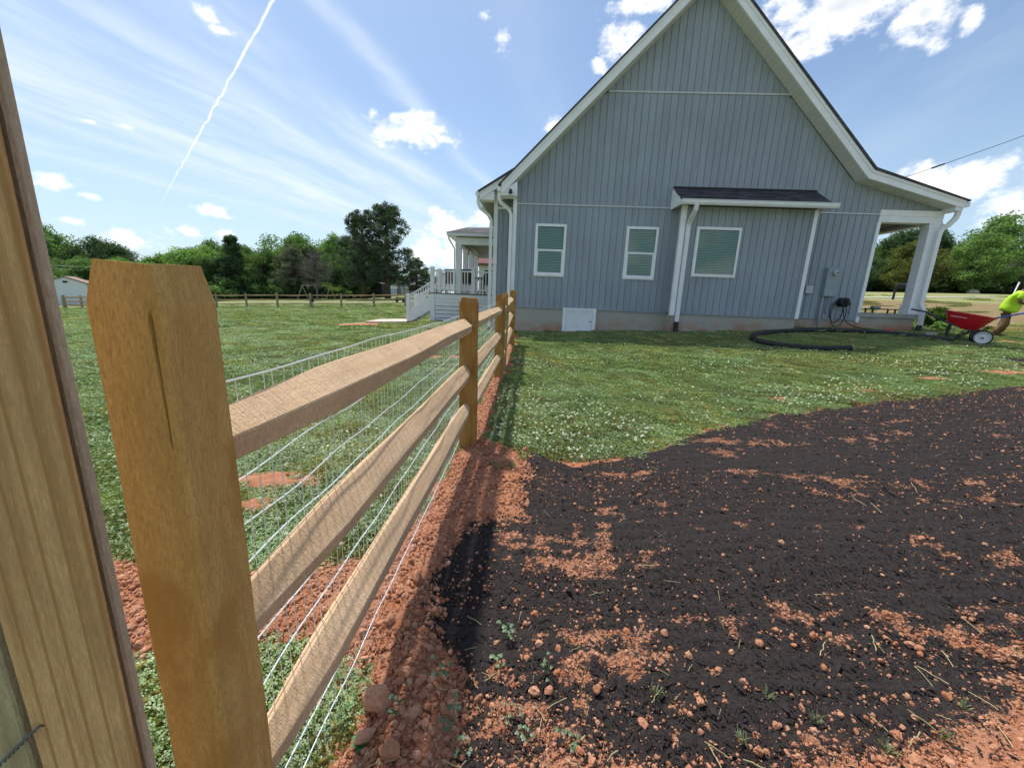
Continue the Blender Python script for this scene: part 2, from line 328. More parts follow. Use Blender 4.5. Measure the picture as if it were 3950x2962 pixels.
# ------------------------------------------------------------------ the grey house
UX = Vector((math.cos(YAWH), math.sin(YAWH), 0)); NX = Vector((-math.sin(YAWH), math.cos(YAWH), 0))
def un2w(u, n, z=0.): v = UX*u+NX*n; return Vector((v.x, v.y, z))
HO = (4., 11.3, .45)
house = thing('house', 'grey vinyl sided house with steep white edged gable and front porch', 'house', un2w(4, 11.3, .45), YAWH)
def HB(): return MB(HO)
N0 = 11.3
def roofz(u):
    if u < 3.95: return 4.16+(u+.508)
    if u < 8.27: return 8.36-.98*(u-4.219)
    return 4.43-.255*(u-8.27)
body = HB().prism_y([(-.45, .95), (9.03, .95), (9.03, roofz(9.03)), (8.27, 4.43), (3.95, 8.618), (-.45, roofz(-.45))], N0, 20.).obj('gable_wall', BACK, house)
porch_gable = HB().prism_y([(9.03, 3.8), (10.6, 3.8), (10.6, roofz(10.6)), (9.03, roofz(9.03))], N0, N0+.15).obj('porch_gable_wall', BACK, house)
def board(parent, u0, u1, nf, zb, zt, name='siding_board'):
    w = u1-u0; P = [(0, 0), (.004, .019), (.034, .019), (.039, .010), (w-.005, .010), (w, 0)]
    if w < .06: P = [(0, 0), (.004, .01), (w-.004, .01), (w, 0)]
    n = len(P); vs = [(u0+x, nf-d, zb) for x, d in P]+[(u0+x, nf-d, zt(u0+x)) for x, d in P]
    fs = [(i, i+1, n+i+1, n+i) for i in range(n-1)]+[tuple(range(n-1, -1, -1)), tuple(range(n, 2*n))]
    return HB().add(vs, fs).obj(name, SIDING, parent)
SP = .176
BAND = plain('pale grey trim band', (.56, .58, .6), .5, .05)
def rows(parent, ua, ub, nf, zb, ztf):
    k = math.floor(ua/SP)
    while k*SP < ub-.01:
        a = max(ua, k*SP); b = min(ub, (k+1)*SP)
        if b-a > .012 and max(ztf(a), ztf(b))-zb > .03: board(parent, a+.0015, b-.0015, nf, zb, lambda x: max(ztf(x), zb+.004))
        k += 1
rows(body, -.44, 3.84, N0, .972, lambda u: 3.663)
rows(body, 7.19, 9.02, N0, .972, lambda u: 3.663)
rows(body, -.44, 9.03, N0, 3.71, lambda u: min(6.358, roofz(u)-.012))
rows(porch_gable, 9.03, 10.6, N0, 3.812, lambda u: roofz(u)-.012)
rows(body, 1.7, 6.3, N0, 6.405, lambda u: roofz(u)-.012)
HB().box(-.45, 3.82, N0-.032, N0, 3.668, 3.704).obj('trim_band', BAND, house)
HB().box(7.21, 9.03, N0-.032, N0, 3.668, 3.704).obj('trim_band', BAND, house)
HB().box(1.76, 6.26, N0-.032, N0, 6.362, 6.398).obj('trim_band', BAND, house)
HB().box(-.44, 3.84, N0-.026, N0, .944, .97).obj('starter_strip', SIDING, house)
HB().box(7.19, 9.03, N0-.026, N0, .944, .97).obj('starter_strip', SIDING, house)
HB().box(-.552, -.445, N0-.03, N0+.07, .94, 4.09).obj('corner_trim', WHITE, house)
HB().box(9.02, 9.105, N0-.03, N0+.07, .9, 3.498).obj('corner_trim', WHITE, house)
# foundation
HB().box(-.45, 3.9, N0+.015, N0+.3, -.5, .943).obj('foundation', CONC, house)
HB().box(7.15, 9.06, N0+.016, N0+.3, -.3, .943).obj('foundation', CONC, house)
# windows: frame with pane, blind and rails
def window(u0, u1, z0, z1, nf, dbl):
    fw = .052; y0 = nf-.062; y1 = nf-.012
    b = HB(); b.box(u0, u0+fw, y0, y1, z0, z1).box(u1-fw, u1, y0, y1, z0, z1).box(u0+fw, u1-fw, y0+.001, y1, z1-fw, z1).box(u0+fw, u1-fw, y0-.004, y1, z0, z0+fw*1.15)
    b.box(u0-.018, u0, nf-.034, y1, z0-.018, z1+.018).box(u1, u1+.018, nf-.034, y1, z0-.018, z1+.018).box(u0, u1, nf-.034, y1, z1, z1+.018).box(u0, u1, nf-.034, y1, z0-.018, z0)
    w = b.obj('window', WHITE, house)
    zm = z0+(z1-z0)*.505
    if dbl:
        HB().box(u0+fw, u1-fw, y0+.006, y1, zm-.024, zm+.024).obj('meeting_rail', WHITE, w)
        HB().box(u0+fw, u0+fw+.03, y0+.014, y1, z0+fw*1.15, zm-.024).box(u1-fw-.03, u1-fw, y0+.014, y1, z0+fw*1.15, zm-.024).box(u0+fw+.03, u1-fw-.03, y0+.014, y1, z0+fw*1.15, z0+fw*1.15+.034).obj('sash', WHITE, w)
    HB().add([(u0+fw, y0+.02, z0+fw), (u1-fw, y0+.02, z0+fw), (u1-fw, y0+.02, z1-fw), (u0+fw, y0+.02, z1-fw)], [(0, 1, 2, 3)]).obj('pane', GLASS, w)
    HB().box(u0+fw, u1-fw, y1-.008, y1, z0+fw, z1-fw).obj('unlit_backing', GLASSD, w)  # flat panel behind the blind, interior darkness painted into its colour
    b = HB(); z = z0+fw+.02; a, c = u0+fw+.008, u1-fw-.008
    while z < z1-fw-.02:
        b.add([(a, y0+.0265, z), (c, y0+.0265, z), (c, y0+.0385, z+.031), (a, y0+.0385, z+.031), (a, y0+.028, z-.0015), (c, y0+.028, z-.0015), (c, y0+.04, z+.0295), (a, y0+.04, z+.0295)], [(0, 1, 2, 3), (7, 6, 5, 4), (0, 4, 5, 1), (3, 2, 6, 7)]); z += .0415
    b.obj('blind', BLIND, w)
    return w
window(.096, .907, 1.837, 3.181, N0, True)
window(2.553, 3.378, 1.837, 3.181, N0, True)
window(4.25, 5.36, 1.945, 3.158, 10.9, False)
# crawl space door
b = HB(); b.box(.96, 1.06, N0-.05, N0+.02, .27, .985).box(1.8, 1.9, N0-.05, N0+.02, .27, .985).box(1.06, 1.8, N0-.049, N0+.02, .93, .985).box(1.06, 1.8, N0-.049, N0+.02, .27, .33)
crawl = b.obj('crawl_door', WHITE2, house)
b = HB(); b.box(1.065, 1.795, N0-.028, N0, .335, .925); b.box(1.065, 1.12, N0-.04, N0-.028, .335, .925).box(1.74, 1.795, N0-.04, N0-.028, .335, .925).box(1.12, 1.74, N0-.0395, N0-.028, .875, .925).box(1.12, 1.74, N0-.0395, N0-.028, .335, .385)
b.obj('door_panel', WHITE2, crawl); HB().box(1.72, 1.78, N0-.06, N0-.04, .615, .632).obj('latch', BLACKM, crawl)
# box bay with its own little roof
BN = 10.9
bay = HB().box(3.845, 7.185, BN, N0, .95, 3.72).obj('bay_wall', BACK, house)
rows(bay, 3.94, 7.11, BN, .972, lambda u: 3.66)
HB().box(3.93, 7.12, BN-.026, BN, .944, .97).obj('starter_strip', SIDING, bay)
b = HB()
for i in range(3): b.box(3.833, 3.845, BN+.02+i*.125, BN+.14+i*.125, .972, 3.68)
b.obj('siding_return', SIDING, bay)
HB().box(3.815, 3.935, BN-.028, BN+.085, .9, 3.68).obj('corner_trim', WHITE, house)
HB().box(7.115, 7.21, BN-.028, BN+.085, .94, 3.66).obj('corner_trim', WHITE, house)
HB().box(3.87, 7.17, BN+.016, N0+.1, -.2, .943).obj('foundation', CONC, house)
ev, tp = (10.56, 3.735), (N0-.004, 4.19)
broof = HB().prism_x([(ev[0], ev[1]-.04), (N0, ev[1]-.04), (N0, tp[1]), (ev[0], ev[1])], 3.66, 7.3).obj('bay_roof', WHITE, house)
sl = math.hypot(tp[0]-ev[0], tp[1]-ev[1]); ex = .132; ang = math.atan2(tp[1]-ev[1], tp[0]-ev[0])
shm = {}
row = 0; d = -.02
while d < sl-.02:
    u = 3.64-(row % 2)*.13-random.random()*.08
    while u < 7.32:
        w = random.choice((.16, .22, .3, .36)); a = max(u, 3.64); c = min(u+w, 7.32); u += w
        if c-a < .03: continue
        L = min(ex+.05, sl-d+.01); th = random.choice((.006, .01, .013))
        y0 = ev[0]+math.cos(ang)*d; z0 = ev[1]+math.sin(ang)*d; y1 = ev[0]+math.cos(ang)*(d+L); z1 = ev[1]+math.sin(ang)*(d+L)
        HB().add([(a, y0, z0+.004), (c-.004, y0, z0+.004), (c-.004, y1, z1+.001), (a, y1, z1+.001), (a, y0, z0+.006+th), (c-.004, y0, z0+.006+th), (c-.004, y1, z1+.004), (a, y1, z1+.004)],
                 [(4, 5, 6, 7), (0, 1, 5, 4), (1, 2, 6, 5), (3, 0, 4, 7)]).obj('shingle', SHING, broof)
    d += ex; row += 1
HB().box(3.66, 7.32, N0-.05, N0-.004, 4.185, 4.215).obj('flashing', BLACKM, house)
GP = [(0, 0), (.0, .115), (-.008, .115), (-.008, .008), (-.075, .008), (-.1, .05), (-.1, .1), (-.118, .118), (-.122, .112), (-.108, .095), (-.108, .046), (-.08, 0)]
HB().prism_x([(ev[0]+y, 3.618+z) for y, z in GP], 3.63, 7.4).box(3.632, 3.638, ev[0]-.11, ev[0], 3.622, 3.73).box(7.392, 7.398, ev[0]-.11, ev[0], 3.622, 3.73).obj('gutter', ALU, house)
HB().prism_x([(ev[0]-.004, ev[1]-.1), (N0, ev[1]-.1), (N0, tp[1]-.03), (ev[0]-.004, ev[1]-.002)], 3.635, 3.658).obj('rake_board', WHITE, house)
HB().prism_x([(ev[0]-.004, ev[1]-.1), (N0, ev[1]-.1), (N0, tp[1]-.03), (ev[0]-.004, ev[1]-.002)], 7.302, 7.325).obj('rake_board', WHITE, house)
def rect_tube(pts, a, c, ctr=False):
    """rectangular downspout along points"""
    b = HB(); b.tube(pts, math.hypot(a, c)/2, 4); return b
def downspout(pts, r=.05, name='downspout', m=None):
    # 4 sided tube turned square to the wall
    b = HB(); pts = [Vector(p) for p in pts]; vs = []; fs = []
    for i, p in enumerate(pts):
        t = (pts[min(i+1, len(pts)-1)]-pts[max(i-1, 0)]).normalized(); ax = Vector((1, 0, 0))-t*t.x
        if ax.length < .3: ax = Vector((0, 0, 1))-t*t.z
        ax.normalize(); ay = t.cross(ax)
        for sx, sy in ((-1, -1), (-.6, -1), (.6, -1), (1, -1), (1, 1), (-1, 1)): vs.append(p+ax*r*sx+ay*r*.72*sy*(1.12 if abs(sx) == .6 else 1))
    n = len(pts)
    for i in range(n-1): fs += [(i*6+k, i*6+(k+1) % 6, (i+1)*6+(k+1) % 6, (i+1)*6+k) for k in range(6)]
    fs += [tuple(range(5, -1, -1)), tuple((n-1)*6+k for k in range(6))]
    return b.add(vs, fs).obj(name, m or ALU, house)
downspout([(4.0, 10.47, 3.62), (4.0, 10.5, 3.5), (4.0, 10.78, 3.28), (4.0, 10.835, 3.2), (4.0, 10.835, .72)], .048)
HB().tube([(4.0, 10.835, .74), (4.0, 10.82, .3)], .062, 10).obj('drain_boot', BLACKP, house)
# roof planes, rake boards, soffits
def slab(name, poly, n0, n1, m): return HB().prism_y(poly, n0, n1).obj(name, m, house)
FL = [(-.86, 3.81), (3.95, 8.62), (3.95, 8.89), (-.86, 4.08)]; FR = [(3.95, 8.62), (8.27, 4.43), (8.36, 4.62), (3.95, 8.89)]; FP = [(8.27, 4.43), (10.73, 3.802), (10.73, 3.975), (8.36, 4.62)]
RN = 10.93
for poly in (FL, FR, FP):
    slab('rake_board', poly, RN-.024, RN, WHITE)
    (ax, az), (bx, bz), (cx, cz), (dx, dz) = poly
    k = .68
    slab('rake_trim', [(ax+(dx-ax)*k, az+(dz-az)*k), (bx+(cx-bx)*k, bz+(cz-bz)*k), (cx, cz-.002), (dx, dz-.002)], RN-.042, RN-.025, WHITE)
roofL = slab('roof', [(-.92, 4.022), (3.95, 8.892), (3.95, 8.942), (-.95, 4.04)], RN-.07, 20.2, ROOFM)
roofR = slab('roof', [(3.95, 8.892), (8.36, 4.622), (8.385, 4.67), (3.95, 8.942)], RN-.07, 20.2, ROOFM)
roofP = slab('roof', [(8.36, 4.622), (10.8, 3.957), (10.8, 3.99), (8.385, 4.67)], RN-.07, 20.2, ROOFM)
slab('roof_deck', [(-.84, 3.85), (3.95, 8.64), (3.95, 8.885), (-.84, 4.05)], RN+.002, 20., SOFF)
slab('roof_deck', [(3.95, 8.64), (8.27, 4.452), (8.352, 4.612), (3.95, 8.885)], RN+.002, 20., SOFF)
slab('roof_deck', [(8.27, 4.452), (10.71, 3.83), (10.71, 3.95), (8.352, 4.612)], RN+.002, 20., SOFF)
pan = None
def soffit(a, c):
    global pan
    a = Vector((a[0], 0, a[1])); c = Vector((c[0], 0, c[1])); L = (c-a).length; dr = (c-a)/L; an = math.atan2(dr.z, dr.x)
    so = HB().prism_y([(a.x, a.z+.004), (c.x, c.z+.004), (c.x, c.z+.014), (a.x, a.z+.014)], RN+.004, N0-.002).obj('soffit', SOFF, house)
    k = 0
    if pan is None:
        pan = bpy.data.meshes.new('soffit_panel'); q = MB(); w = .119
        q.add([(0, 0, .004), (.008, 0, -.006), (w-.008, 0, -.006), (w, 0, .004), (0, .36, .004), (.008, .36, -.006), (w-.008, .36, -.006), (w, .36, .004)], [(0, 4, 5, 1), (1, 5, 6, 2), (2, 6, 7, 3), (0, 1, 2, 3), (7, 6, 5, 4)])
        pan.from_pydata(q.v, [], q.f); pan.materials.append(SOFF)
    while (k+1)*.12 < L:
        p = a+dr*(k*.12); share('soffit_panel', pan, so, Vector((p.x, RN+.004, p.z))-Vector(HO), (0, -an, 0)); k += 1
soffit((-.84, 3.826), (3.95, 8.616)); soffit((3.95, 8.616), (8.265, 4.432)); soffit((8.275, 4.426), (10.71, 3.806))
# eaves: gutters, end boxes, downspouts
def gut(u, z, s, n0, n1):
    q = HB().prism_y([(u+s*-y, z+h) for y, h in (GP if s > 0 else GP[::-1])], n0, n1)
    return q.box(min(u, u+s*.11), max(u, u+s*.11), n0, n0+.004, z+.004, z+.112).obj('gutter', ALU, house)
gut(-.865, 3.895, -1, RN-.02, 20.); gut(10.735, 3.835, 1, RN-.02, 20.)
HB().prism_y([(-.86, 3.8), (-.45, 3.8), (-.45, 4.14), (-.86, 3.9)], RN+.001, N0-.001).obj('eave_box', WHITE, house)
HB().prism_y([(10.55, 3.752), (10.73, 3.752), (10.73, 3.86), (10.55, 3.89)], RN+.001, N0+.2).obj('eave_box', WHITE, house)
downspout([(-.92, 11.05, 3.9), (-.92, 11.06, 3.75), (-.88, 11.08, 3.66), (-.66, 11.2, 3.52), (-.6, 11.22, 3.4), (-.6, 11.22, .5)], .042)
downspout([(10.82, 11.12, 3.84), (10.82, 11.13, 3.68), (10.8, 11.14, 3.6), (10.7, 11.17, 3.44), (10.6, 11.2, 3.36), (10.56, 11.2, 3.24), (10.56, 11.2, 1.45), (10.62, 11.16, 1.3), (10.62, 11.14, .86)], .052)
HB().tube([(10.62, 11.14, .88), (10.56, 11.1, .55)], .065, 10).obj('drain_boot', BLACKP, house)
# security lamp under the left eave
lamp = HB().box(-.68, -.55, RN-.09, RN-.043, 3.83, 3.86).box(-.65, -.58, RN-.11, RN-.043, 3.87, 3.93).obj('flood_lamp', BLACKM, house)
for du in (-.06, .06): HB().lathe([(0, 0), (.03, .004), (.036, .05), (.02, .07), (0, .07)], 12, (-.612+du, RN-.14, 3.8), 'y').obj('lamp_head', METAL, lamp)
# rear wing, set back to the left
WN = 11.9
wing = HB().prism_y([(-1.1, .95), (-.452, .95), (-.452, 4.62), (-1.1, 4.1)], WN, 20.).obj('wing_wall', BACK, house)
rows(wing, -1.0, -.46, WN, .972, lambda u: 3.663); rows(wing, -1.0, -.46, WN, 3.71, lambda u: 4.12+(u+1.1)*.6)
HB().box(-1.03, -.46, WN-.03, WN, 3.666, 3.706).obj('trim_band', WHITE, house)
HB().box(-1.125, -1.01, WN-.03, WN+.08, .94, 4.12).obj('corner_trim', WHITE, house)
HB().box(-1.1, -.46, WN+.015, WN+.3, -.3, .943).obj('foundation', CONC, house)
slab('rake_board', [(-1.5, 3.84), (.3, 4.93), (.3, 5.12), (-1.5, 4.03)], 11.56, 11.585, WHITE)
slab('roof', [(-1.54, 4.01), (.3, 5.122), (.3, 5.17), (-1.57, 4.035)], 11.5, 20.2, ROOFM)
slab('roof_deck', [(-1.49, 3.86), (.3, 4.95), (.3, 5.1), (-1.49, 4.0)], 11.59, 20., SOFF)
HB().prism_y([(-1.5, 3.83), (-1.1, 3.83), (-1.1, 4.06), (-1.5, 3.9)], 11.588, WN-.001).obj('eave_box', WHITE, house)
gut(-1.505, 3.91, -1, 11.55, 20.)
downspout([(-1.56, 11.7, 3.92), (-1.56, 11.71, 3.76), (-1.5, 11.73, 3.64), (-1.27, 11.83, 3.48), (-1.2, 11.85, 3.36), (-1.2, 11.85, .3)], .042)
HB().tube([(-1.2, 11.85, .32), (-1.21, 11.82, .05)], .06, 10).obj('drain_boot', BLACKP, house)
# front porch at the right
PT = plain('porch ceiling boards', (.2, .17, .14), .8, .1)
HB().box(9.03, 10.66, N0-.04, 20., 1.055, 1.165).obj('porch_slab', SLAB, house)
HB().box(9.061, 10.6, N0+.01, 20., -.2, 1.054).obj('porch_foundation', CONC, house)
HB().box(9.032, 10.64, N0-.034, N0+.2, 3.655, 3.8).box(9.032, 10.64, N0-.03, N0+.2, 3.5, 3.651).obj('porch_beam', WHITE, house)
HB().box(10.4, 10.638, N0+.2, 20., 3.5, 3.8).obj('porch_beam', WHITE, house)
HB().box(9.04, 10.4, N0+.2, 20., 3.6, 3.64).obj('porch_ceiling', PT, house)
cl = HB().box(10.36, 10.6, N0-.02, N0+.22, 1.36, 3.38).obj('column', WHITE, house)
HB().box(10.33, 10.63, N0-.05, N0+.25, 1.166, 1.36).box(10.345, 10.615, N0-.035, N0+.235, 1.362, 1.4).obj('column_base', WHITE, cl)
HB().box(10.335, 10.63, N0-.028, N0+.24, 3.38, 3.499).obj('column_cap', WHITE, cl)
for y0 in (14.6, 17.8): HB().box(10.38, 10.6, y0, y0+.22, 1.166, 3.499).obj('column', WHITE, house)

# ------------------------------------------------------------------ covered deck behind the house
DN = 16.5; DO = (-2.6, DN, .02)
deck = thing('covered_deck', 'white railed deck with hip roof and stairs behind the grey house', 'deck', un2w(-2.6, DN, .02), YAWH)
def DB(): return MB(DO)
TREX = plain('deck boards', (.13, .11, .1), .8, .15)
DB().box(-4.2, -1.1, DN-.02, 22.4, 1.25, 1.29).obj('deck_floor', TREX, deck)
sk = DB().box(-4.16, -3.96, DN-.02, DN+.2, .0, 1.248).obj('deck_skirt', WHITE2, deck)
DB().box(-4.22, -3.9, DN-.07, DN+.26, -.08, .03).obj('footing', PADC, deck)
DB().box(-4.15, -1.1, DN, DN+.03, 1.06, 1.246).box(-3.96, -1.1, DN+.002, DN+.03, .905, 1.056).obj('fascia_board', WHITE2, sk)
z = .9
while z > .1:
    DB().box(-3.955, -1.1, DN+.004, DN+.03, z-.143, z).obj('slat', WHITE2, sk); z -= .163
DB().box(-3.95, -1.12, DN+.2, DN+.24, .0, 1.2).obj('skirt_backing', BLACKM, sk)
DB().box(-4.14, -4.1, DN+.25, 22.3, .05, 1.24).obj('side_skirt', WHITE2, deck)
bal = bpy.data.meshes.new('baluster'); q = MB().box(-.018, .018, -.018, .018, 0, .72); bal.from_pydata(q.v, [], q.f); bal.materials.append(WHITE2)
def railing(p, qv, posts):
    p = Vector(p); qv = Vector(qv); L = (qv-p).length; d = (qv-p)/L; sd_ = Vector((-d.y, d.x, 0)); sl_ = d.z
    b = DB()
    for z0, z1, w in ((.13, .18, .025), (.86, .92, .035)):
        c = [p+sd_*(-w), p+sd_*w, qv+sd_*w, qv+sd_*(-w)]
        b.add([v+Vector((0, 0, z0)) for v in c]+[v+Vector((0, 0, z1)) for v in c], [(3, 2, 1, 0), (4, 5, 6, 7), (0, 1, 5, 4), (1, 2, 6, 5), (2, 3, 7, 6), (3, 0, 4, 7)])
    rl = b.obj('railing', WHITE2, deck)
    k = .09
    while k < L-.06:
        share('baluster', bal, rl, Vector(p+d*k+Vector((0, 0, .155)))-Vector(DO)); k += .118
    return rl
def rpost(u, n, z0, z1, w=.075):
    return DB().box(u-w, u+w, n-w, n+w, z0, z1).box(u-w-.018, u+w+.018, n-w-.018, n+w+.018, z1, z1+.03).box(u-w*.7, u+w*.7, n-w*.7, n+w*.7, z1+.03, z1+.055).obj('post', WHITE2, deck)
rpost(-4.06, DN+.06, 1.29, 2.29); rpost(-2.355, DN+.06, 1.29, 2.29); rpost(-4.06, 19.4, 1.29, 2.29); rpost(-4.06, 22.2, 1.29, 2.29)
railing((-3.985, DN+.06, 1.29), (-2.43, DN+.06, 1.29), 0); railing((-2.28, DN+.06, 1.29), (-1.12, DN+.06, 1.29), 0)
railing((-4.06, 17.9, 1.29), (-4.06, 19.32, 1.29), 0); railing((-4.06, 19.48, 1.29), (-4.06, 22.12, 1.29), 0); railing((-3.98, 22.2, 1.29), (-1.15, 22.2, 1.29), 0)
rpost(-4.06, 17.82, 1.29, 2.29)
for n_ in (DN+.06, 17.82):
    rpost(-5.1, n_, .08, 1.15)
    rail_ = railing((-5.03, n_, .25), (-4.13, n_, .82), 0)
for n0, n1 in ((DN, DN+.04), (17.78, 17.82)):
    DB().prism_y([(-5.16, .06), (-4.98, .06), (-4.17, .56), (-4.17, 1.1), (-5.16, .47)], n0, n1).obj('stringer', WHITE2, deck)
for i in range(6): DB().box(-4.17-(i+1)*.17, -4.15-i*.17+.02, DN+.045, 17.775, 1.08-i*.18, 1.11-i*.18).obj('step', TREX, deck)
for n_ in (DN+.02, 18.3, 20.0, 21.7):
    c = DB().box(-3.09, -2.87, n_, n_+.22, 1.292, 3.228).obj('column', WHITE2, deck)
    DB().box(-3.115, -2.845, n_-.025, n_+.245, 1.291, 1.44).box(-3.11, -2.85, n_-.02, n_+.24, 3.13, 3.226).obj('column_trim', WHITE2, c)
DB().box(-3.1, -1.1, DN, DN+.24, 3.23, 3.5).obj('deck_beam', WHITE2, deck); DB().box(-3.1, -2.86, DN+.24, 22.3, 3.23, 3.5).obj('deck_beam', WHITE2, deck); DB().box(-2.86, -1.1, 22.05, 22.3, 3.23, 3.5).obj('deck_beam', WHITE2, deck)
DB().box(-2.86, -1.1, DN+.24, 22.05, 3.5, 3.53).obj('deck_ceiling', plain('beadboard ceiling', (.36, .34, .31), .7), deck)
e = (-3.4, DN-.3); DB().add([(-3.4, DN-.3, 3.53), (-1.05, DN-.3, 3.53), (-1.05, 22.7, 3.53), (-3.4, 22.7, 3.53), (-3.4, DN-.3, 3.64), (-1.05, DN-.3, 3.64), (-1.05, 22.7, 3.64), (-3.4, 22.7, 3.64)], [(3, 2, 1, 0), (0, 1, 5, 4), (1, 2, 6, 5), (2, 3, 7, 6), (3, 0, 4, 7)]).obj('eave_fascia', ALU, deck)
DB().add([(-3.43, DN-.33, 3.642), (-1.05, DN-.33, 3.642), (-1.05, 22.73, 3.642), (-3.43, 22.73, 3.642), (-2.75, 17.15, 3.99), (-1.05, 17.15, 4.02), (-1.05, 22, 4.02), (-2.75, 22, 3.99)], [(0, 1, 5, 4), (4, 5, 6, 7), (3, 0, 4, 7), (2, 3, 7, 6), (3, 2, 1, 0)]).obj('deck_roof', ROOFM, deck)
downs = DB().tube([(-3.33, DN-.25, 3.55), (-3.33, DN-.24, 3.42), (-3.12, DN-.06, 3.05), (-3.12, DN-.05, 1.3)], .035, 6).obj('downspout', ALU, deck)
# patio furniture on the deck
def patio_chair(u, n, rz, label):
    w = un2w(u, n, 1.292); c = thing('patio_chair', label, 'chair', w, rz, 'patio set on the deck'); q = MB()
    for sx in (-.26, .26):
        q.tube([(sx, -.24, 0), (sx, -.24, .42), (sx, .2, .4), (sx, .34, .98)], .018, 6); q.tube([(sx, .22, .4), (sx, .28, 0)], .018, 6); q.tube([(sx, -.24, .42), (sx, -.24, .62), (sx, .26, .64)], .016, 6)
    q.tube([(-.26, .34, .98), (.26, .34, .98)], .018, 6); q.obj('frame', BLACKM, c)
    MB().add([(-.25, -.24, .42), (.25, -.24, .42), (.25, .2, .4), (-.25, .2, .4), (-.25, -.24, .4), (.25, -.24, .4), (.25, .2, .38), (-.25, .2, .38)], [(0, 1, 2, 3), (7, 6, 5, 4), (0, 4, 5, 1), (1, 5, 6, 2), (2, 6, 7, 3), (3, 7, 4, 0)]).obj('seat', plain('dark mesh fabric', (.035, .03, .028), .9), c)
    MB().add([(-.25, .2, .42), (.25, .2, .42), (.25, .34, .97), (-.25, .34, .97), (-.25, .22, .42), (.25, .22, .42), (.25, .36, .97), (-.25, .36, .97)], [(0, 1, 2, 3), (7, 6, 5, 4), (0, 4, 5, 1), (1, 5, 6, 2), (2, 6, 7, 3), (3, 7, 4, 0)]).obj('backrest', plain('brown mesh fabric', (.09, .075, .055), .9), c)
    return c
patio_chair(-3.35, 17.4, R(165), 'dark patio chair nearest the deck stairs behind the railing')
patio_chair(-2.75, 17.25, R(190), 'brown backed patio chair beside the deck column')
patio_chair(-1.8, 17.3, R(200), 'dark patio chair on the deck nearest the grey wall')
tb = thing('patio_table', 'dark scrollwork patio table standing on the deck', 'table', un2w(-2.2, 18.2, 1.292), 0)
q = MB().lathe([(0, .7), (.62, .7), (.62, .73), (0, .73)], 20); q.obj('table_top', BLACKM, tb)
for k in range(4):
    a = k*math.pi/2+.5; MB().tube([(.15*math.cos(a), .15*math.sin(a), .7), (.25*math.cos(a), .25*math.sin(a), .45), (.2*math.cos(a), .2*math.sin(a), .25), (.45*math.cos(a), .45*math.sin(a), .0)], .02, 6).obj('leg', BLACKM, tb)
# ------------------------------------------------------------------ ground
def inpoly(x, y, poly):
    x = np.asarray(x, float); y = np.asarray(y, float); r = np.zeros(x.shape, bool); n = len(poly)
    for i in range(n):
        (x1, y1), (x2, y2) = poly[i], poly[(i+1) % n]
        if y1 == y2: continue
        c = ((y1 > y) != (y2 > y)) & (x < (x2-x1)*(y-y1)/(y2-y1)+x1); r ^= c
    return r
def sdist(x, y, poly):
    """signed distance, positive inside"""
    x = np.asarray(x, float); y = np.asarray(y, float); d = np.full(x.shape, 1e9); n = len(poly)
    for i in range(n):
        (x1, y1), (x2, y2) = poly[i], poly[(i+1) % n]; dx, dy = x2-x1, y2-y1
        t = np.clip(((x-x1)*dx+(y-y1)*dy)/(dx*dx+dy*dy+1e-12), 0, 1); d = np.minimum(d, np.hypot(x-x1-t*dx, y-y1-t*dy))
    return np.where(inpoly(x, y, poly), d, -d)
MULCH = [(.1, 3.0), (.33, 2.89), (.53, 2.77), (.85, 2.91), (1.25, 3.11), (1.67, 3.45), (2.11, 3.71), (2.7, 4.01), (3.7, 4.35), (4.77, 4.63), (5.49, 4.84), (6.24, 5.09), (7.17, 5.38), (9, 6.0), (12, 6.6), (12, -1.5), (-.1, -1.5), (-.15, .6), (-.18, .99), (-.26, 1.15), (-.36, 1.37), (-.33, 1.66), (-.36, 1.98), (.05, 2.05), (.1, 2.5)]
CLAY = [(-.42, .2), (-.1, .2), (-.1, .95), (-.2, 1.2), (-.28, 1.5), (-.2, 1.9), (.14, 1.92), (.16, 3.0), (-.02, 3.12), (-.16, 3.25), (-.1, 5.8), (.03, 8.8), (.08, 11.1), (-.12, 11.1), (-.26, 8.8), (-.36, 5.7), (-.45, 3.2), (-.5, 2.2), (-.62, 1.62), (-1.1, 1.58), (-2.2, 1.62), (-2.1, 1.2), (-1.2, 1.06), (-.75, 1.08), (-.48, .98)]
def jit(x, y): return (vnoise(x, y, 3.1, 3)-.5)*.22, (vnoise(x+9, y+4, 3.1, 3)-.5)*.22
def d_mulch(x, y): a, b = jit(x, y); return sdist(x+a, y+b, MULCH)
def d_clay(x, y): a, b = jit(x+3, y); return sdist(x+a*.8, y+b*.8, CLAY)
HOUSEP = [tuple(un2w(u, n)[:2]) for u, n in ((-1.15, 11.85), (-.5, 11.85), (-.5, 11.28), (3.85, 11.28), (3.85, 10.88), (7.2, 10.88), (7.2, 11.28), (10.68, 11.26), (10.68, 22), (-4.2, 22), (-4.2, 16.45), (-5.2, 16.45), (-5.2, 17.9), (-4.3, 17.9), (-4.2, 16.9), (-1.2, 16.9))]
def bed_h(x, y):
    d = np.maximum(d_mulch(x, y), d_clay(x, y)); dc = d_clay(x, y)
    return d, sstep(-.01, .09, d)*.028+sstep(.0, .2, dc)*.035
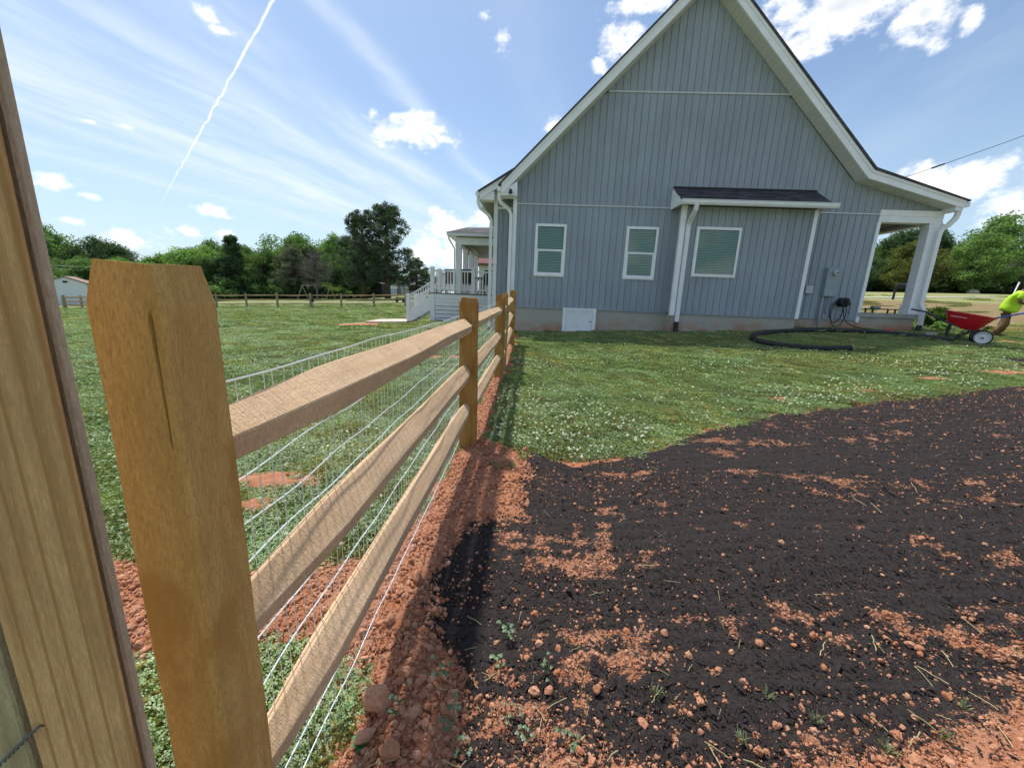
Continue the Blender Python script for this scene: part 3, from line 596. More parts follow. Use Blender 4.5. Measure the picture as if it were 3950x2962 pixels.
def _ground(t, b):
    p = wpos(t); x, y, z = t.xyz(p); n = t.noise(p, .35, 5, .6); n2 = t.noise(p, 3., 5, .65); n3 = t.noise(p, 40., 3, .6)
    lawn = t.mix(t.smooth(n2, .3, .7), (.185, .21, .095), (.255, .29, .14)); lawn = t.mix(t.smooth(n, .5, .75, 0, .35), lawn, (.24, .21, .11))
    lawn = t.mix(t.smooth(n3, .55, .75, 0, .5), lawn, (.03, .045, .014))
    # dry hay field beyond the drive on the right, mown and greener farther up
    r = t.math('SQRT', t.math('ADD', t.math('MULTIPLY', x, x), t.math('MULTIPLY', y, y)))
    fx = t.math('ADD', t.math('ADD', x, t.math('MULTIPLY', y, .12)), t.math('MULTIPLY', t.math('SUBTRACT', n2, .5), 5.))
    dry = t.mix(t.smooth(n2, .25, .75), (.3, .22, .125), (.19, .155, .075)); dry = t.mix(t.smooth(n3, .5, .7, 0, .4), dry, (.1, .1, .04))
    mown = t.mix(t.smooth(n2, .3, .7), (.24, .25, .105), (.3, .29, .14))
    far = t.mix(t.smooth(t.math('ADD', r, t.math('MULTIPLY', t.math('SUBTRACT', n, .5), 6.)), 39., 44.), dry, mown)
    c = t.mix(t.smooth(fx, 14., 19.), lawn, far)
    t.put(b.inputs['Base Color'], c); b.inputs['Roughness'].default_value = 1.; b.inputs['Specular IOR Level'].default_value = .05
    bump(t, b, t.math('ADD', n3, n2), .6, .03)
GROUND = mat('lawn and field ground', _ground)
na, nr = 220, 190
rad = np.r_[0., np.geomspace(.35, 2600, nr)]
ang = np.linspace(0, 2*np.pi, na, endpoint=False)
gx = (rad[:, None]*np.sin(ang)[None]).ravel(); gy = (rad[:, None]*np.cos(ang)[None]).ravel()
gz = TZ(gx, gy)+(vnoise(gx, gy, .9, 3)-.5)*.05*sstep(90, 40, np.hypot(gx, gy))-.02
dd, _ = bed_h(gx, gy); gz = gz-np.where(dd > .02, .05, 0)
gf = []
for i in range(nr):
    for k in range(na):
        k2 = (k+1) % na; gf.append((i*na+k, i*na+k2, (i+1)*na+k2, (i+1)*na+k))
ground = build_obj('ground', np.c_[gx, gy, gz], gf[na:]+[(0, na+k, na+(k+1) % na) for k in range(na)], GROUND, smooth=True); tag(ground, kind='structure')
# ---- planting bed: clay along the fence, black mulch over it
def _streak(x, y):
    y = y+(vnoise(x*.7, y*.7, 1., 2)-.5)*.5; a = vnoise(x*.5+y*.35, y*6.5, 1., 3); b = vnoise(x*1.3+3, y*2.2, 1.7, 4); c = vnoise(x, y, 16., 3); return a*.36+b*.4+c*.36
_sx, _sy = RNG.uniform(0, 5, 4000), RNG.uniform(1, 4.5, 4000); _Q = np.quantile(_streak(_sx, _sy), [.5, .62, .72, .86, .96])
def m_density(x, y):
    d = d_mulch(x, y); m = sstep(-.02, .08, d); s = _streak(x, y)
    # raked lines where the clay shows through: more of them near the fence corner and at the right
    zone = np.maximum(sstep(2.9, 2.5, y)*sstep(2.05, 2.3, y)*sstep(1.9, .9, x)*.6, sstep(.75, .3, x)*sstep(2.2, 1.8, y)*.4); zone = np.maximum(zone, sstep(1.45, 1.15, y)*sstep(.9, 1.6, x)*.6); zone = np.maximum(zone, sstep(2.3, 3.4, x)*.3)
    lo = _Q[3]+(_Q[1]-_Q[3])*zone; hi = _Q[4]+(_Q[3]-_Q[4])*zone
    rake = .5+.5*np.sin((y+.05*np.sin(x*1.3)+(vnoise(x*.6, y*.6, 1., 2)-.5)*.35)*2*np.pi/.085); m = m*(1-sstep(lo, hi, s+(rake-.5)*.07)*.5)*(.97-.16*zone-.1*rake*zone)
    low = sstep(1.02, .8, y+.06*np.sin(x*2.1)+(vnoise(x*1.3, y*3, 1.5, 3)-.5)*.35)*sstep(-.12, .25, x); m = m*(1-low*.72)
    m = m*(1-.9*sstep(.0, .2, d_clay(x, y)))
    return np.clip(m, 0, 1)
def _soil(t, b):
    at = t.new('ShaderNodeAttribute', attribute_name='mulch'); m = at.outputs['Fac']; p = wpos(t)
    n = t.noise(p, 60., 5, .7); n2 = t.noise(p, 11., 5, .65); n3 = t.noise(p, 220., 3, .7)
    clay = t.mix(t.smooth(n2, .3, .7), (.38, .15, .075), (.48, .235, .14)); clay = t.mix(t.smooth(n, .5, .75, 0, .5), clay, (.2, .07, .035)); clay = t.mix(t.smooth(n3, .55, .8, 0, .5), clay, (.5, .28, .18))
    mu = t.mix(t.smooth(n, .3, .7), (.026, .021, .02), (.05, .041, .039)); mu = t.mix(t.smooth(n3, .6, .75, 0, .5), mu, (.085, .072, .068))
    k = t.smooth(t.math('ADD', m, t.math('ADD', t.math('MULTIPLY', t.math('SUBTRACT', n, .5), 1.5), t.math('MULTIPLY', t.math('SUBTRACT', n3, .5), .9))), .36, .56)
    t.put(b.inputs['Base Color'], t.mix(k, clay, mu)); b.inputs['Roughness'].default_value = .97; b.inputs['Specular IOR Level'].default_value = .1
    bump(t, b, t.math('ADD', n, t.math('MULTIPLY', n3, .5)), .9, .012)
SOIL = mat('clay and mulch', _soil)
def bed_mesh(name, x0, x1, y0, y1, st, inside, label=None):
    xs = np.arange(x0, x1, st); ys = np.arange(y0, y1, st); X, Y = np.meshgrid(xs, ys, indexing='ij'); d, h = bed_h(X, Y); m = m_density(X, Y)
    Z = TZ(X, Y)+h-.022+(vnoise(X, Y, 7., 4)-.5)*.03*sstep(0, .1, d)+(vnoise(X, Y, 28., 2)-.5)*.012*sstep(0, .1, d)*(1.4-m)+(vnoise(X*.4, Y*3.2, 1.3, 2)-.5)*.02*m+.006*m*np.sin((Y+.05*np.sin(X*1.3)+(vnoise(X*.6, Y*.6, 1., 2)-.5)*.35)*2*np.pi/.085)
    ok = inside(X, Y, d); q = ok[:-1, :-1] | ok[1:, :-1] | ok[:-1, 1:] | ok[1:, 1:]
    nx, ny = X.shape; idx = np.arange(nx*ny).reshape(nx, ny); F = np.stack([idx[:-1, :-1], idx[1:, :-1], idx[1:, 1:], idx[:-1, 1:]], -1)[q]
    used = np.unique(F); re = np.full(nx*ny, -1); re[used] = np.arange(len(used)); V = np.stack([X, Y, Z], -1).reshape(-1, 3)[used]
    o = build_obj(name, V, [tuple(f) for f in re[F]], SOIL, smooth=True)
    at = o.data.attributes.new('mulch', 'FLOAT', 'POINT'); at.data.foreach_set('value', m.ravel()[used].astype(np.float32)); tag(o, kind='structure'); return o
bed_mesh('clay_strip', -2.4, .4, .2, 11.3, .03, lambda x, y, d: (d > -.04) & (d_clay(x, y) > d_mulch(x, y)-.02))
bed_mesh('mulch_bed', -.6, 5.0, -.6, 5.2, .027, lambda x, y, d: (d > -.04) & (d_mulch(x, y) >= d_clay(x, y)-.02))
bed_mesh('mulch_bed', 5.0-.027*2, 12.2, -.6, 6.9, .06, lambda x, y, d: (d > -.06) & (d_mulch(x, y) >= 0-.06))
# bare places in the lawn
PATCH = [(-6.3, 16.0, 1.0, 1.1, 0), (-5.0, 15.6, .8, .5, 0), (-1.55, 2.42, .38, .13, 0), (-1.48, 2.1, .16, .09, 0), (-1.3, 7.4, .5, .16, 0), (4.6, 4.95, .2, .08, 0), (6.2, 5.65, .35, .1, 0), (7.9, 6.2, .6, .13, 0), (1.6, 3.85, .14, .07, 0), (3.3, 4.65, .16, .08, 0), (10.6, 7.6, 1.5, .5, 1), (9.1, 6.75, .7, .22, 1), (-9.5, 13.5, .5, .12, 0), (13.4, 10.6, .4, .2, 0)]
for (px, py, rx, ry, mu) in PATCH:
    vs = []; fs = []; K, A_ = 6, 36
    for i in range(K+1):
        for k in range(A_):
            a = 2*math.pi*k/A_; rr = (i/K)*(1+.35*(float(vnoise(px+math.cos(a)*1.7, py+math.sin(a)*1.7, 1.3, 3))-.5)*2); x = px+rx*rr*math.cos(a); y = py+ry*rr*math.sin(a)
            vs.append((x, y, tz(x, y)+.006*(1-(i/K)**3)-.03*(i/K)**5+(float(vnoise(x, y, 14., 2))-.5)*.02))
    for i in range(K):
        for k in range(A_): fs.append((i*A_+k, i*A_+(k+1) % A_, (i+1)*A_+(k+1) % A_, (i+1)*A_+k))
    o = build_obj('soil_patch', vs, fs, SOIL, smooth=True); at = o.data.attributes.new('mulch', 'FLOAT', 'POINT'); at.data.foreach_set('value', [.95 if mu else 0.]*len(vs)); tag(o, kind='structure')
pad = MB((-5.9, 17.2, 0)); zz = tz(-5.9, 17.2)
pc = [un2w(u, n, 0) for u, n in ((-6.9, 16.35), (-5.12, 16.35), (-5.12, 18.0), (-6.9, 18.0))]
pad.add([(p.x, p.y, zz-.1) for p in pc]+[(p.x, p.y, tz(p.x, p.y)+.07) for p in pc], [(3, 2, 1, 0), (4, 5, 6, 7), (0, 1, 5, 4), (1, 2, 6, 5), (2, 3, 7, 6), (3, 0, 4, 7)])
po = pad.obj('landing_pad', PADC, loc=(-5.9, 17.2, 0)); tag(po, kind='structure')

# ------------------------------------------------------------------ scatter with instances
def scatter(name, pts, rot, scl, pid, protos, label=None, cat=None):
    me = bpy.data.meshes.new(name); me.from_pydata([tuple(p) for p in pts], [], [])
    for nm, ty, arr, key in (('rot', 'FLOAT_VECTOR', rot, 'vector'), ('scl', 'FLOAT_VECTOR', scl, 'vector'), ('pid', 'INT', pid, 'value')):
        a = me.attributes.new(nm, ty, 'POINT'); a.data.foreach_set(key, np.asarray(arr).astype(np.int32 if ty == 'INT' else np.float32).ravel())
    o = bpy.data.objects.new(name, me); COL.objects.link(o)
    ng = bpy.data.node_groups.new(name, 'GeometryNodeTree'); ng.interface.new_socket('Geometry', in_out='INPUT', socket_type='NodeSocketGeometry'); ng.interface.new_socket('Geometry', in_out='OUTPUT', socket_type='NodeSocketGeometry')
    t = NT(ng); gi = t.new('NodeGroupInput'); go = t.new('NodeGroupOutput'); ip = t.new('GeometryNodeInstanceOnPoints'); jn = t.new('GeometryNodeJoinGeometry')
    for pr in protos:
        oi = t.new('GeometryNodeObjectInfo'); oi.inputs[0].default_value = pr; oi.inputs['As Instance'].default_value = True; t.l.new(oi.outputs['Geometry'], jn.inputs[0])
    def na_(nm, ty):
        x = t.new('GeometryNodeInputNamedAttribute', data_type=ty); x.inputs['Name'].default_value = nm; return x.outputs['Attribute']
    e2 = t.new('FunctionNodeEulerToRotation'); t.l.new(na_('rot', 'FLOAT_VECTOR'), e2.inputs[0])
    t.l.new(gi.outputs[0], ip.inputs['Points']); t.l.new(jn.outputs[0], ip.inputs['Instance']); ip.inputs['Pick Instance'].default_value = True
    t.l.new(na_('pid', 'INT'), ip.inputs['Instance Index']); t.l.new(e2.outputs[0], ip.inputs['Rotation']); t.l.new(na_('scl', 'FLOAT_VECTOR'), ip.inputs['Scale'])
    t.l.new(ip.outputs[0], go.inputs[0])
    md = o.modifiers.new('scatter', 'NODES'); md.node_group = ng
    tag(o, label, cat, None, 'stuff'); return o
def proto(name, verts, faces, m, tint=None, smooth=False):
    me = bpy.data.meshes.new(name); me.from_pydata([tuple(v) for v in verts], [], faces); me.materials.append(m)
    if tint is not None:
        a = me.attributes.new('tint', 'FLOAT_COLOR', 'POINT'); a.data.foreach_set('color', np.c_[tint, np.ones(len(tint))].astype(np.float32).ravel())
    if smooth: me.polygons.foreach_set('use_smooth', [True]*len(me.polygons))
    return bpy.data.objects.new(name, me)
def _leafy(t, b):
    a = t.new('ShaderNodeAttribute', attribute_name='tint').outputs['Color']; p = wpos(t)
    n = t.noise(p, .8, 4, .6); n2 = t.noise(t.mapv(p, (1, 1, 1)), .16, 3, .5); r = orand(t)
    c = t.mix(t.smooth(n, .35, .7, 0, .6), a, t.vec('MULTIPLY', a, (1.25, 1.05, .8)))
    c = t.mix(t.smooth(n2, .45, .65, 0, .5), c, t.vec('MULTIPLY', a, (.82, .9, .8)))
    k = t.smooth(r, 0, 1, .82, 1.2); c = t.vec('MULTIPLY', c, t.comb(k, k, k))
    out = t.n['Material Output']; t.n.remove(b); d = t.new('ShaderNodeBsdfDiffuse'); tr = t.new('ShaderNodeBsdfTranslucent'); g = t.new('ShaderNodeBsdfGlossy'); g.inputs['Roughness'].default_value = .45
    t.l.new(c, d.inputs[0]); t.l.new(t.vec('MULTIPLY', c, (1.1, 1.25, .6)), tr.inputs[0]); m1 = t.new('ShaderNodeMixShader'); m1.inputs[0].default_value = .3; t.l.new(d.outputs[0], m1.inputs[1]); t.l.new(tr.outputs[0], m1.inputs[2])
    m2 = t.new('ShaderNodeMixShader'); m2.inputs[0].default_value = .045; t.l.new(m1.outputs[0], m2.inputs[1]); t.l.new(g.outputs[0], m2.inputs[2]); t.l.new(m2.outputs[0], out.inputs[0])
LEAFY = mat('lawn leaf', _leafy)
rs = np.random.default_rng(11)
def turf(name, nclover, nblade, ndry, size=.5, hmax=.06):
    V = []; F = []; T = []
    def add(vs, c):
        b = len(V); V.extend(vs); T.extend([c]*len(vs)); F.append(tuple(range(b, b+len(vs))))
    for _ in range(nclover):
        x, y = rs.uniform(-size/2, size/2, 2); h = rs.uniform(.012, hmax*.8); a = rs.uniform(0, 6.28); s = rs.uniform(.007, .0125); tl = rs.normal(0, .25, 2); g = rs.uniform(.65, 1.25); c = np.array((.23, .345, .15))*g
        if rs.random() < .25: c = np.array((.33, .43, .25))*g
        for k in range(3):
            aa = a+k*2.094; dx, dy = math.cos(aa), math.sin(aa); px_, py_ = -dy, dx
            def P(f, w): X, Y = x+dx*f*s+px_*w*s, y+dy*f*s+py_*w*s; return (X, Y, h+(X-x)*tl[0]+(Y-y)*tl[1]+abs(w)*s*.25)
            add([P(.05, 0), P(.8, -.55), P(1.25, 0), P(.8, .55)], c)
    for i in range(nblade+ndry):
        x, y = rs.uniform(-size/2, size/2, 2); a = rs.uniform(0, 6.28); L = rs.uniform(.03, hmax*1.35); lean = rs.uniform(.2, 1.1); w = rs.uniform(.0014, .0028); g = rs.uniform(.7, 1.3)
        c = np.array((.3, .385, .15))*g if i < nblade else np.array((.5, .42, .22))*g
        if i >= nblade: lean += .6
        dx, dy = math.cos(a), math.sin(a); qx, qy = -dy*w, dx*w; m1 = (x+dx*L*.25*lean, y+dy*L*.25*lean, L*.6); e = (x+dx*L*lean*.8, y+dy*L*lean*.8, L*max(.25, 1-.45*lean))
        add([(x-qx, y-qy, 0), (x+qx, y+qy, 0), (m1[0]+qx, m1[1]+qy, m1[2]), e, (m1[0]-qx, m1[1]-qy, m1[2])], c)
    return proto(name, V, F, LEAFY, np.array(T))
TURF = [turf('turf_a', 620, 260, 40), turf('turf_b', 420, 480, 70), turf('turf_c', 250, 420, 330), turf('turf_d', 760, 120, 20)]
FARW = [(u_, n_) for u_, n_ in ((0, 0),)]
def lawn_points(y0, y1, st, sc, hs, key):
    xs = []; 
    X, Y = np.meshgrid(np.arange(-y1*1.75-3, y1*1.65+3, st), np.arange(max(.1, 0 if y0 < 1 else 0), y1, st)); X = X.ravel(); Y = Y.ravel()
    X = X+rs.uniform(-.5, .5, X.size)*st; Y = Y+rs.uniform(-.5, .5, Y.size)*st
    Rr = Y
    k = (Rr >= y0) & (Rr < y1) & (X > -Y*1.62-2.2) & (X < Y*1.5+2.2); X = X[k]; Y = Y[k]
    d = np.maximum(d_mulch(X, Y), d_clay(X, Y)); k = (d < -.04-.13*sc*(Y > 6)) | ((d < .01) & (Y < 6) & (rs.random(X.size) < .45)) | ((X < -.42) & (Y < 1.12) & (d < .06)); X = X[k]; Y = Y[k]
    k = ~inpoly(X, Y, HOUSEP) & ~((X > -.5) & (Y < 2.95) & (Y > 1.05)); X = X[k]; Y = Y[k]
    keep = np.ones(X.size, bool)
    for px, py, rx, ry, mu in PATCH:
        q = ((X-px)/(rx+.12*sc))**2+((Y-py)/(ry+.1*sc))**2; keep &= ~((q < 1.0) & (rs.random(X.size) > np.where(q < .5, .08, .45)))
    q = (X > pc[0].x-.1) & (X < pc[1].x+.1) & (Y > 16.5) & (Y < 18.2); keep &= ~q
    fx = X+Y*.12; keep &= ~((fx > 15) & (rs.random(X.size) < sstep(14, 19, fx)*.93))
    X = X[keep]; Y = Y[keep]; N = X.size
    P = np.c_[X, Y, TZ(X, Y)-.022]
    s = rs.uniform(.8, 1.2, N)*sc; dryn = vnoise(X*1., Y*1., .9, 3); pid = np.where(dryn > .6, 2, rs.integers(0, 4, N)); pid = np.where((X < -.6) & (dryn <= .6), rs.choice([0, 1, 3, 0], N), pid)
    hn = hs*(.75+.6*vnoise(X, Y, .6, 2)); return P, np.c_[rs.normal(0, .05, N), rs.normal(0, .05, N), rs.uniform(0, 6.28, N)], np.c_[s, s, hn*rs.uniform(.8, 1.2, N)], pid
LP = [lawn_points(.3, 6., .165, .66, .66, 0), lawn_points(6., 13., .27, .9, .75, 1), lawn_points(13., 40., .75, 2.1, 1.1, 2)]
for nm, L in (('lawn_grass', LP),):
    scatter('lawn_grass', *[np.concatenate([a[i] for a in L]) for i in range(4)], TURF, 'short green clover and grass covering the lawn', 'grass')
# clover heads
V = []; F = []; T = []
ic = bmesh.new(); bmesh.ops.create_icosphere(ic, subdivisions=2, radius=.0085)
for v in ic.verts: v.co += Vector(rs.normal(0, .0012, 3)); v.co.z += .055
ic.verts.index_update(); V = [tuple(v.co) for v in ic.verts]; F = [tuple(v.index for v in f.verts) for f in ic.faces]; T = [(.62, .64, .52)]*len(V); ic.free()
b0 = len(V); V += [(-.001, 0, 0), (.001, 0, 0), (.001, 0, .05), (-.001, 0, .05)]; T += [(.1, .16, .05)]*4; F.append((b0, b0+1, b0+2, b0+3))
HEAD = proto('clover_head', V, F, LEAFY, np.array(T))
N = 11000; Y = np.where(rs.random(N) < .5, rs.uniform(2.4, 7, N), rs.uniform(1.2, 14, N)); X = rs.uniform(-1.5, 1.35, N)*Y
dens = np.where(X > -.2, .55+.6*(vnoise(X, Y, .5, 2) > .5)*1-.5*sstep(6, 9, Y), .35)*sstep(.3, .62, vnoise(X+50, Y, 1.1, 3))*1.3
d = np.maximum(d_mulch(X, Y), d_clay(X, Y)); k = (rs.random(N) < dens) & (d < -.01) & ~inpoly(X, Y, HOUSEP) & (X+Y*.12 < 14)
X = X[k]; Y = Y[k]; N = X.size; s = rs.uniform(.85, 1.5, N)
scatter('clover_flowers', np.c_[X, Y, TZ(X, Y)-.015], np.c_[rs.normal(0, .25, N), rs.normal(0, .25, N), rs.uniform(0, 6, N)], np.c_[s, s, s*rs.uniform(.7, 1.15, N)], np.zeros(N), [HEAD], 'small white clover flower heads dotted over the lawn', 'flowers')
# pebbles of clay and flakes of bark
def stone(name, m, flat=.8, sub=1, seed=0):
    r = np.random.default_rng(seed); bm = bmesh.new(); bmesh.ops.create_icosphere(bm, subdivisions=sub, radius=1.)
    ax = r.uniform(.75, 1.2, 3); ax[2] *= flat
    pl_ = [(Vector(r.normal(0, 1, 3)).normalized(), r.uniform(.6, .9)) for _ in range(7)]
    for v in bm.verts:
        for n_, o_ in pl_:
            q_ = v.co.dot(n_)
            if q_ > o_: v.co -= n_*(q_-o_)
        v.co = Vector((v.co.x*ax[0], v.co.y*ax[1], v.co.z*ax[2]))+Vector(r.normal(0, .06, 3))
    bm.verts.index_update(); V = [tuple(v.co) for v in bm.verts]; F = [tuple(v.index for v in f.verts) for f in bm.faces]; bm.free(); return V, F
def _clod(t, b):
    r = orand(t); p = wpos(t); n = t.noise(p, 90., 4, .65); n2 = t.noise(p, 300., 2, .6)
    c = t.mix(r, (.4, .16, .08), (.6, .32, .2)); c = t.mix(t.smooth(n, .45, .7, 0, .5), c, (.24, .09, .045)); c = t.mix(t.smooth(n2, .55, .75, 0, .35), c, (.58, .38, .27))
    t.put(b.inputs['Base Color'], c); b.inputs['Roughness'].default_value = .97; b.inputs['Specular IOR Level'].default_value = .1; bump(t, b, t.math('ADD', n, n2), .7, .006)
CLOD = mat('clay clod', _clod)
STONES = [proto('pebble', *stone('p', CLOD, .75, 1, i), CLOD) for i in range(5)]
N = 190000; Y = .55+(rs.random(N)**2.1)*5.2; X = -2.3+rs.random(N)*(2.3+1.55*Y+.5)
dm = d_mulch(X, Y); dc = d_clay(X, Y); m = m_density(X, Y); ins = np.maximum(dm, dc) > 0
pr = np.where(dc > .0, .75, np.clip((1-m)*1.25, 0, .95)*.9+.02); k = ins & (rs.random(N) < pr)
X = X[k]; Y = Y[k]; dc = dc[k]; N = X.size; s = np.exp(rs.normal(math.log(.0042), .5, N)); s = np.where(dc > 0, s*1.35, s*.85); s = np.clip(s*(1+.1*Y), .002, .02)
_, hb = bed_h(X, Y)
scatter('clay_pebbles', np.c_[X, Y, TZ(X, Y)+hb-.022+(vnoise(X, Y, 7., 4)-.5)*.03+s*.15], rs.uniform(0, 6.28, (N, 3)), np.c_[s, s, s], rs.integers(0, 5, N), STONES, 'loose orange clay pebbles lying over the mulch and clay', 'pebbles')
BARK = plain('black dyed bark', (.024, .019, .018), .85, .5, 30., .2)
CH = []
for i in range(3):
    r = np.random.default_rng(40+i); V = [(-1, -.22, 0), (-.2, -.3, .12), (.9, -.12, .02), (1, .1, .0), (.1, .28, .16), (-.9, .2, .03), (0, 0, -.12)]; V = [tuple(np.array(v)+r.normal(0, .06, 3)) for v in V]
    CH.append(proto('bark_flake', V, [(0, 1, 4, 5), (1, 2, 3, 4), (0, 6, 1), (1, 6, 2), (2, 6, 3), (3, 6, 4), (4, 6, 5), (5, 6, 0)], BARK))
N = 70000; Y = .55+(rs.random(N)**1.6)*4.6; X = -.6+rs.random(N)*(1.6*Y+.9); m = m_density(X, Y); k = (d_mulch(X, Y) > 0) & (rs.random(N) < m*.8); X = X[k]; Y = Y[k]; N = X.size
s = np.exp(rs.normal(math.log(.006), .45, N)); _, hb = bed_h(X, Y)
scatter('bark_flakes', np.c_[X, Y, TZ(X, Y)+hb-.017+(vnoise(X, Y, 7., 4)-.5)*.03], np.c_[rs.normal(0, .3, N), rs.normal(0, .3, N), rs.uniform(0, 6.28, N)], np.c_[s, s*rs.uniform(.5, 1.2, N), s], rs.integers(0, 3, N), CH, 'black bark flakes of the mulch bed', 'mulch')
# straw and cut stalks on the bed
STRAW = plain('dry straw', (.42, .36, .19), .9, .3, 20.)
ST = []
for i in range(3):
    r = np.random.default_rng(60+i); q = MB(); p = [Vector((k/4-.5, r.normal(0, .025), .05+.025*math.sin(k*.8)+r.normal(0, .01))) for k in range(5)]; q.tube(p, .02, 4); ST.append(proto('stalk', q.v, q.f, STRAW))
N = 900; Y = .6+(rs.random(N)**1.7)*4.; X = -.9+rs.random(N)*(1.5*Y+1.2); m = m_density(X, Y); w = .25+.7*(Y < 1.2)+.8*((X < -.3) & (Y < 1.3)); k = (np.maximum(d_mulch(X, Y), d_clay(X, Y)) > -.1) & (rs.random(N) < w*.6); X = X[k]; Y = Y[k]; N = X.size; s = rs.uniform(.025, .085, N); _, hb = bed_h(X, Y)
scatter('straw_litter', np.c_[X, Y, TZ(X, Y)+hb-.015], np.c_[rs.normal(0, .3, N), rs.normal(0, .3, N), rs.uniform(0, 6.28, N)], np.c_[s, s, s], rs.integers(0, 3, N), ST, 'dry straw and cut stalks scattered on the bed', 'straw')
# bigger clods, one by one
CM = []
for i in range(4):
    V, F = stone('c', CLOD, .8, 2, 70+i); me = bpy.data.meshes.new('clay_clod'); me.from_pydata(V, [], F); me.materials.append(CLOD); CM.append(me)
CLODS = [(-.36, .93, .05), (-.31, 1.02, .026), (-.42, 1.22, .03), (-.3, 1.18, .026), (-.38, 1.46, .027), (-.29, .8, .03), (-.37, .84, .028), (-.2, 1.07, .018), (.13, 3.0, .035)]
for i in range(70):
    y = rs.uniform(.75, 3.0); x = rs.uniform(-.6, -.2) if y < 2 else rs.uniform(-.3, .1); CLODS.append((x, y, float(np.clip(np.exp(rs.normal(math.log(.013), .3)), .008, .024))))
for i in range(40): CLODS.append((rs.uniform(-1.9, -.72), rs.uniform(1.12, 1.55), float(np.clip(np.exp(rs.normal(math.log(.016), .3)), .009, .03))))
for i in range(40): x = rs.uniform(.1, 1.7); CLODS.append((x, rs.uniform(.8, 1.25), float(rs.uniform(.009, .019))))
for i, (x, y, s) in enumerate(CLODS):
    o = bpy.data.objects.new('clay_clod', CM[i % 4]); COL.objects.link(o); o.location = (x, y, tz(x, y)+float(bed_h(np.array([x]), np.array([y]))[1][0])-.022+s*.45); o.rotation_euler = tuple(rs.uniform(0, 6.28, 3)); o.scale = (s, s*rs.uniform(.8, 1.2), s)
    big = i < 7
    if i == 0: tag(o, 'largest orange clay clod, beside the foot of the lowest rail', 'clod')
    elif x < -.7: tag(o, 'small red clay clod heaped behind the lower rails', 'clod', 'clods behind the rails')
    elif i == 8: tag(o, 'lone pale clay clod at the mulch edge beside the second post', 'clod')
    elif x < .12: tag(o, 'small orange clay clod on the clay strip beside the fence', 'clod', 'clods along the fence')
    else: tag(o, 'small orange clay clod lying on the near edge of the mulch', 'clod', 'clods on the near mulch')
# weeds
def weed(x, y, kind, label, s=1., group='weeds on the planting bed'):
    r = np.random.default_rng(int(x*1000+y*77) % 9999+5); V = []; F = []; T = []
    def leaf(base, d, L, w, c, droop=.3):
        d = Vector(d).normalized(); sd_ = d.cross(Vector((0, 0, 1))); sd_ = sd_.normalized() if sd_.length > .01 else Vector((1, 0, 0)); b = len(V); base = Vector(base)
        for f, ww in ((0, .15), (.35, 1), (.7, .8), (1, .05)):
            c_ = base+d*L*f-Vector((0, 0, droop*L*f*f)); V.extend([c_-sd_*w*ww, c_+sd_*w*ww]); T.extend([c, c])
        F.extend([(b, b+1, b+3, b+2), (b+2, b+3, b+5, b+4), (b+4, b+5, b+7, b+6)])
    if kind == 'grass':
        for i in range(26): a = r.uniform(0, 6.28); leaf((r.normal(0, .012), r.normal(0, .012), 0), (math.cos(a)*.5, math.sin(a)*.5, 1), r.uniform(.05, .12), .0022, np.array((.2, .23, .1) if r.random() < .5 else (.14, .2, .1))*r.uniform(.8, 1.2), r.uniform(.2, .6))
    elif kind == 'rosette':
        for i in range(16): a = i*2.4; leaf((0, 0, .01), (math.cos(a), math.sin(a), r.uniform(.3, 1.4)), r.uniform(.03, .055), r.uniform(.008, .014), np.array((.05, .15, .045))*r.uniform(.8, 1.4), .5)
    else:
        for i in range(7):
            a = r.uniform(0, 6.28); h = r.uniform(.02, .06); tx, ty = r.normal(0, .02, 2); leaf((0, 0, 0), (tx, ty, h), h*1.1, .0008, np.array((.2, .2, .08)), 0)
            for k in range(3): leaf((tx, ty, h), (math.cos(a+k*2.1), math.sin(a+k*2.1), .25), .0095, .0042, np.array((.085, .17, .08))*r.uniform(.8, 1.2), .4)
    me = bpy.data.meshes.new('weed'); me.from_pydata([tuple(v) for v in V], [], F); me.materials.append(LEAFY); at = me.attributes.new('tint', 'FLOAT_COLOR', 'POINT'); at.data.foreach_set('color', np.c_[np.array(T), np.ones(len(T))].astype(np.float32).ravel())
    o = bpy.data.objects.new('weed', me); COL.objects.link(o); o.location = (x, y, tz(x, y)+float(bed_h(np.array([x]), np.array([y]))[1][0])-.025); o.scale = (s, s, s); tag(o, label, 'weed', group)
weed(-.08, 2.55, 'grass', 'grey green grass tuft growing in the clay by the second post', 1.2)
weed(.02, 2.58, 'grass', 'grass tuft growing at the mulch edge, right of the second post', 1.0)
weed(-.38, .83, 'rosette', 'leafy green weed with broad leaves at the foot of the lowest rail', .75)
for x, y in ((-.14, .9), (-.1, .83), (.03, .92), (.08, .86), (.16, 1.06), (-.02, 1.08), (-.3, .9), (.2, .85), (.02, 1.2), (-.2, 1.02)): weed(x, y, 'clover', 'small clover seedling sprouting through the near mulch', rs.uniform(.8, 1.3), 'clover seedlings')
for x, y in ((.95, .93), (1.1, .86), (.85, 1.0), (.5, 1.0), (1.3, .9), (.7, .88), (1.45, .98)): weed(x, y, 'grass', 'straggling dry grass tuft on the near edge of the bed', .55, 'dry grass tufts')
for x, y in ((-.6, .75), (-.66, .9), (-.55, .85), (-.72, 1.0), (-.5, .72), (-.62, 1.05), (-.8, .95), (-.7, .78)): weed(x, y, random.choice(('clover', 'grass', 'rosette')), 'green weed growing in dry grass under the near rails', rs.uniform(.7, 1.1), 'weeds under the rails')
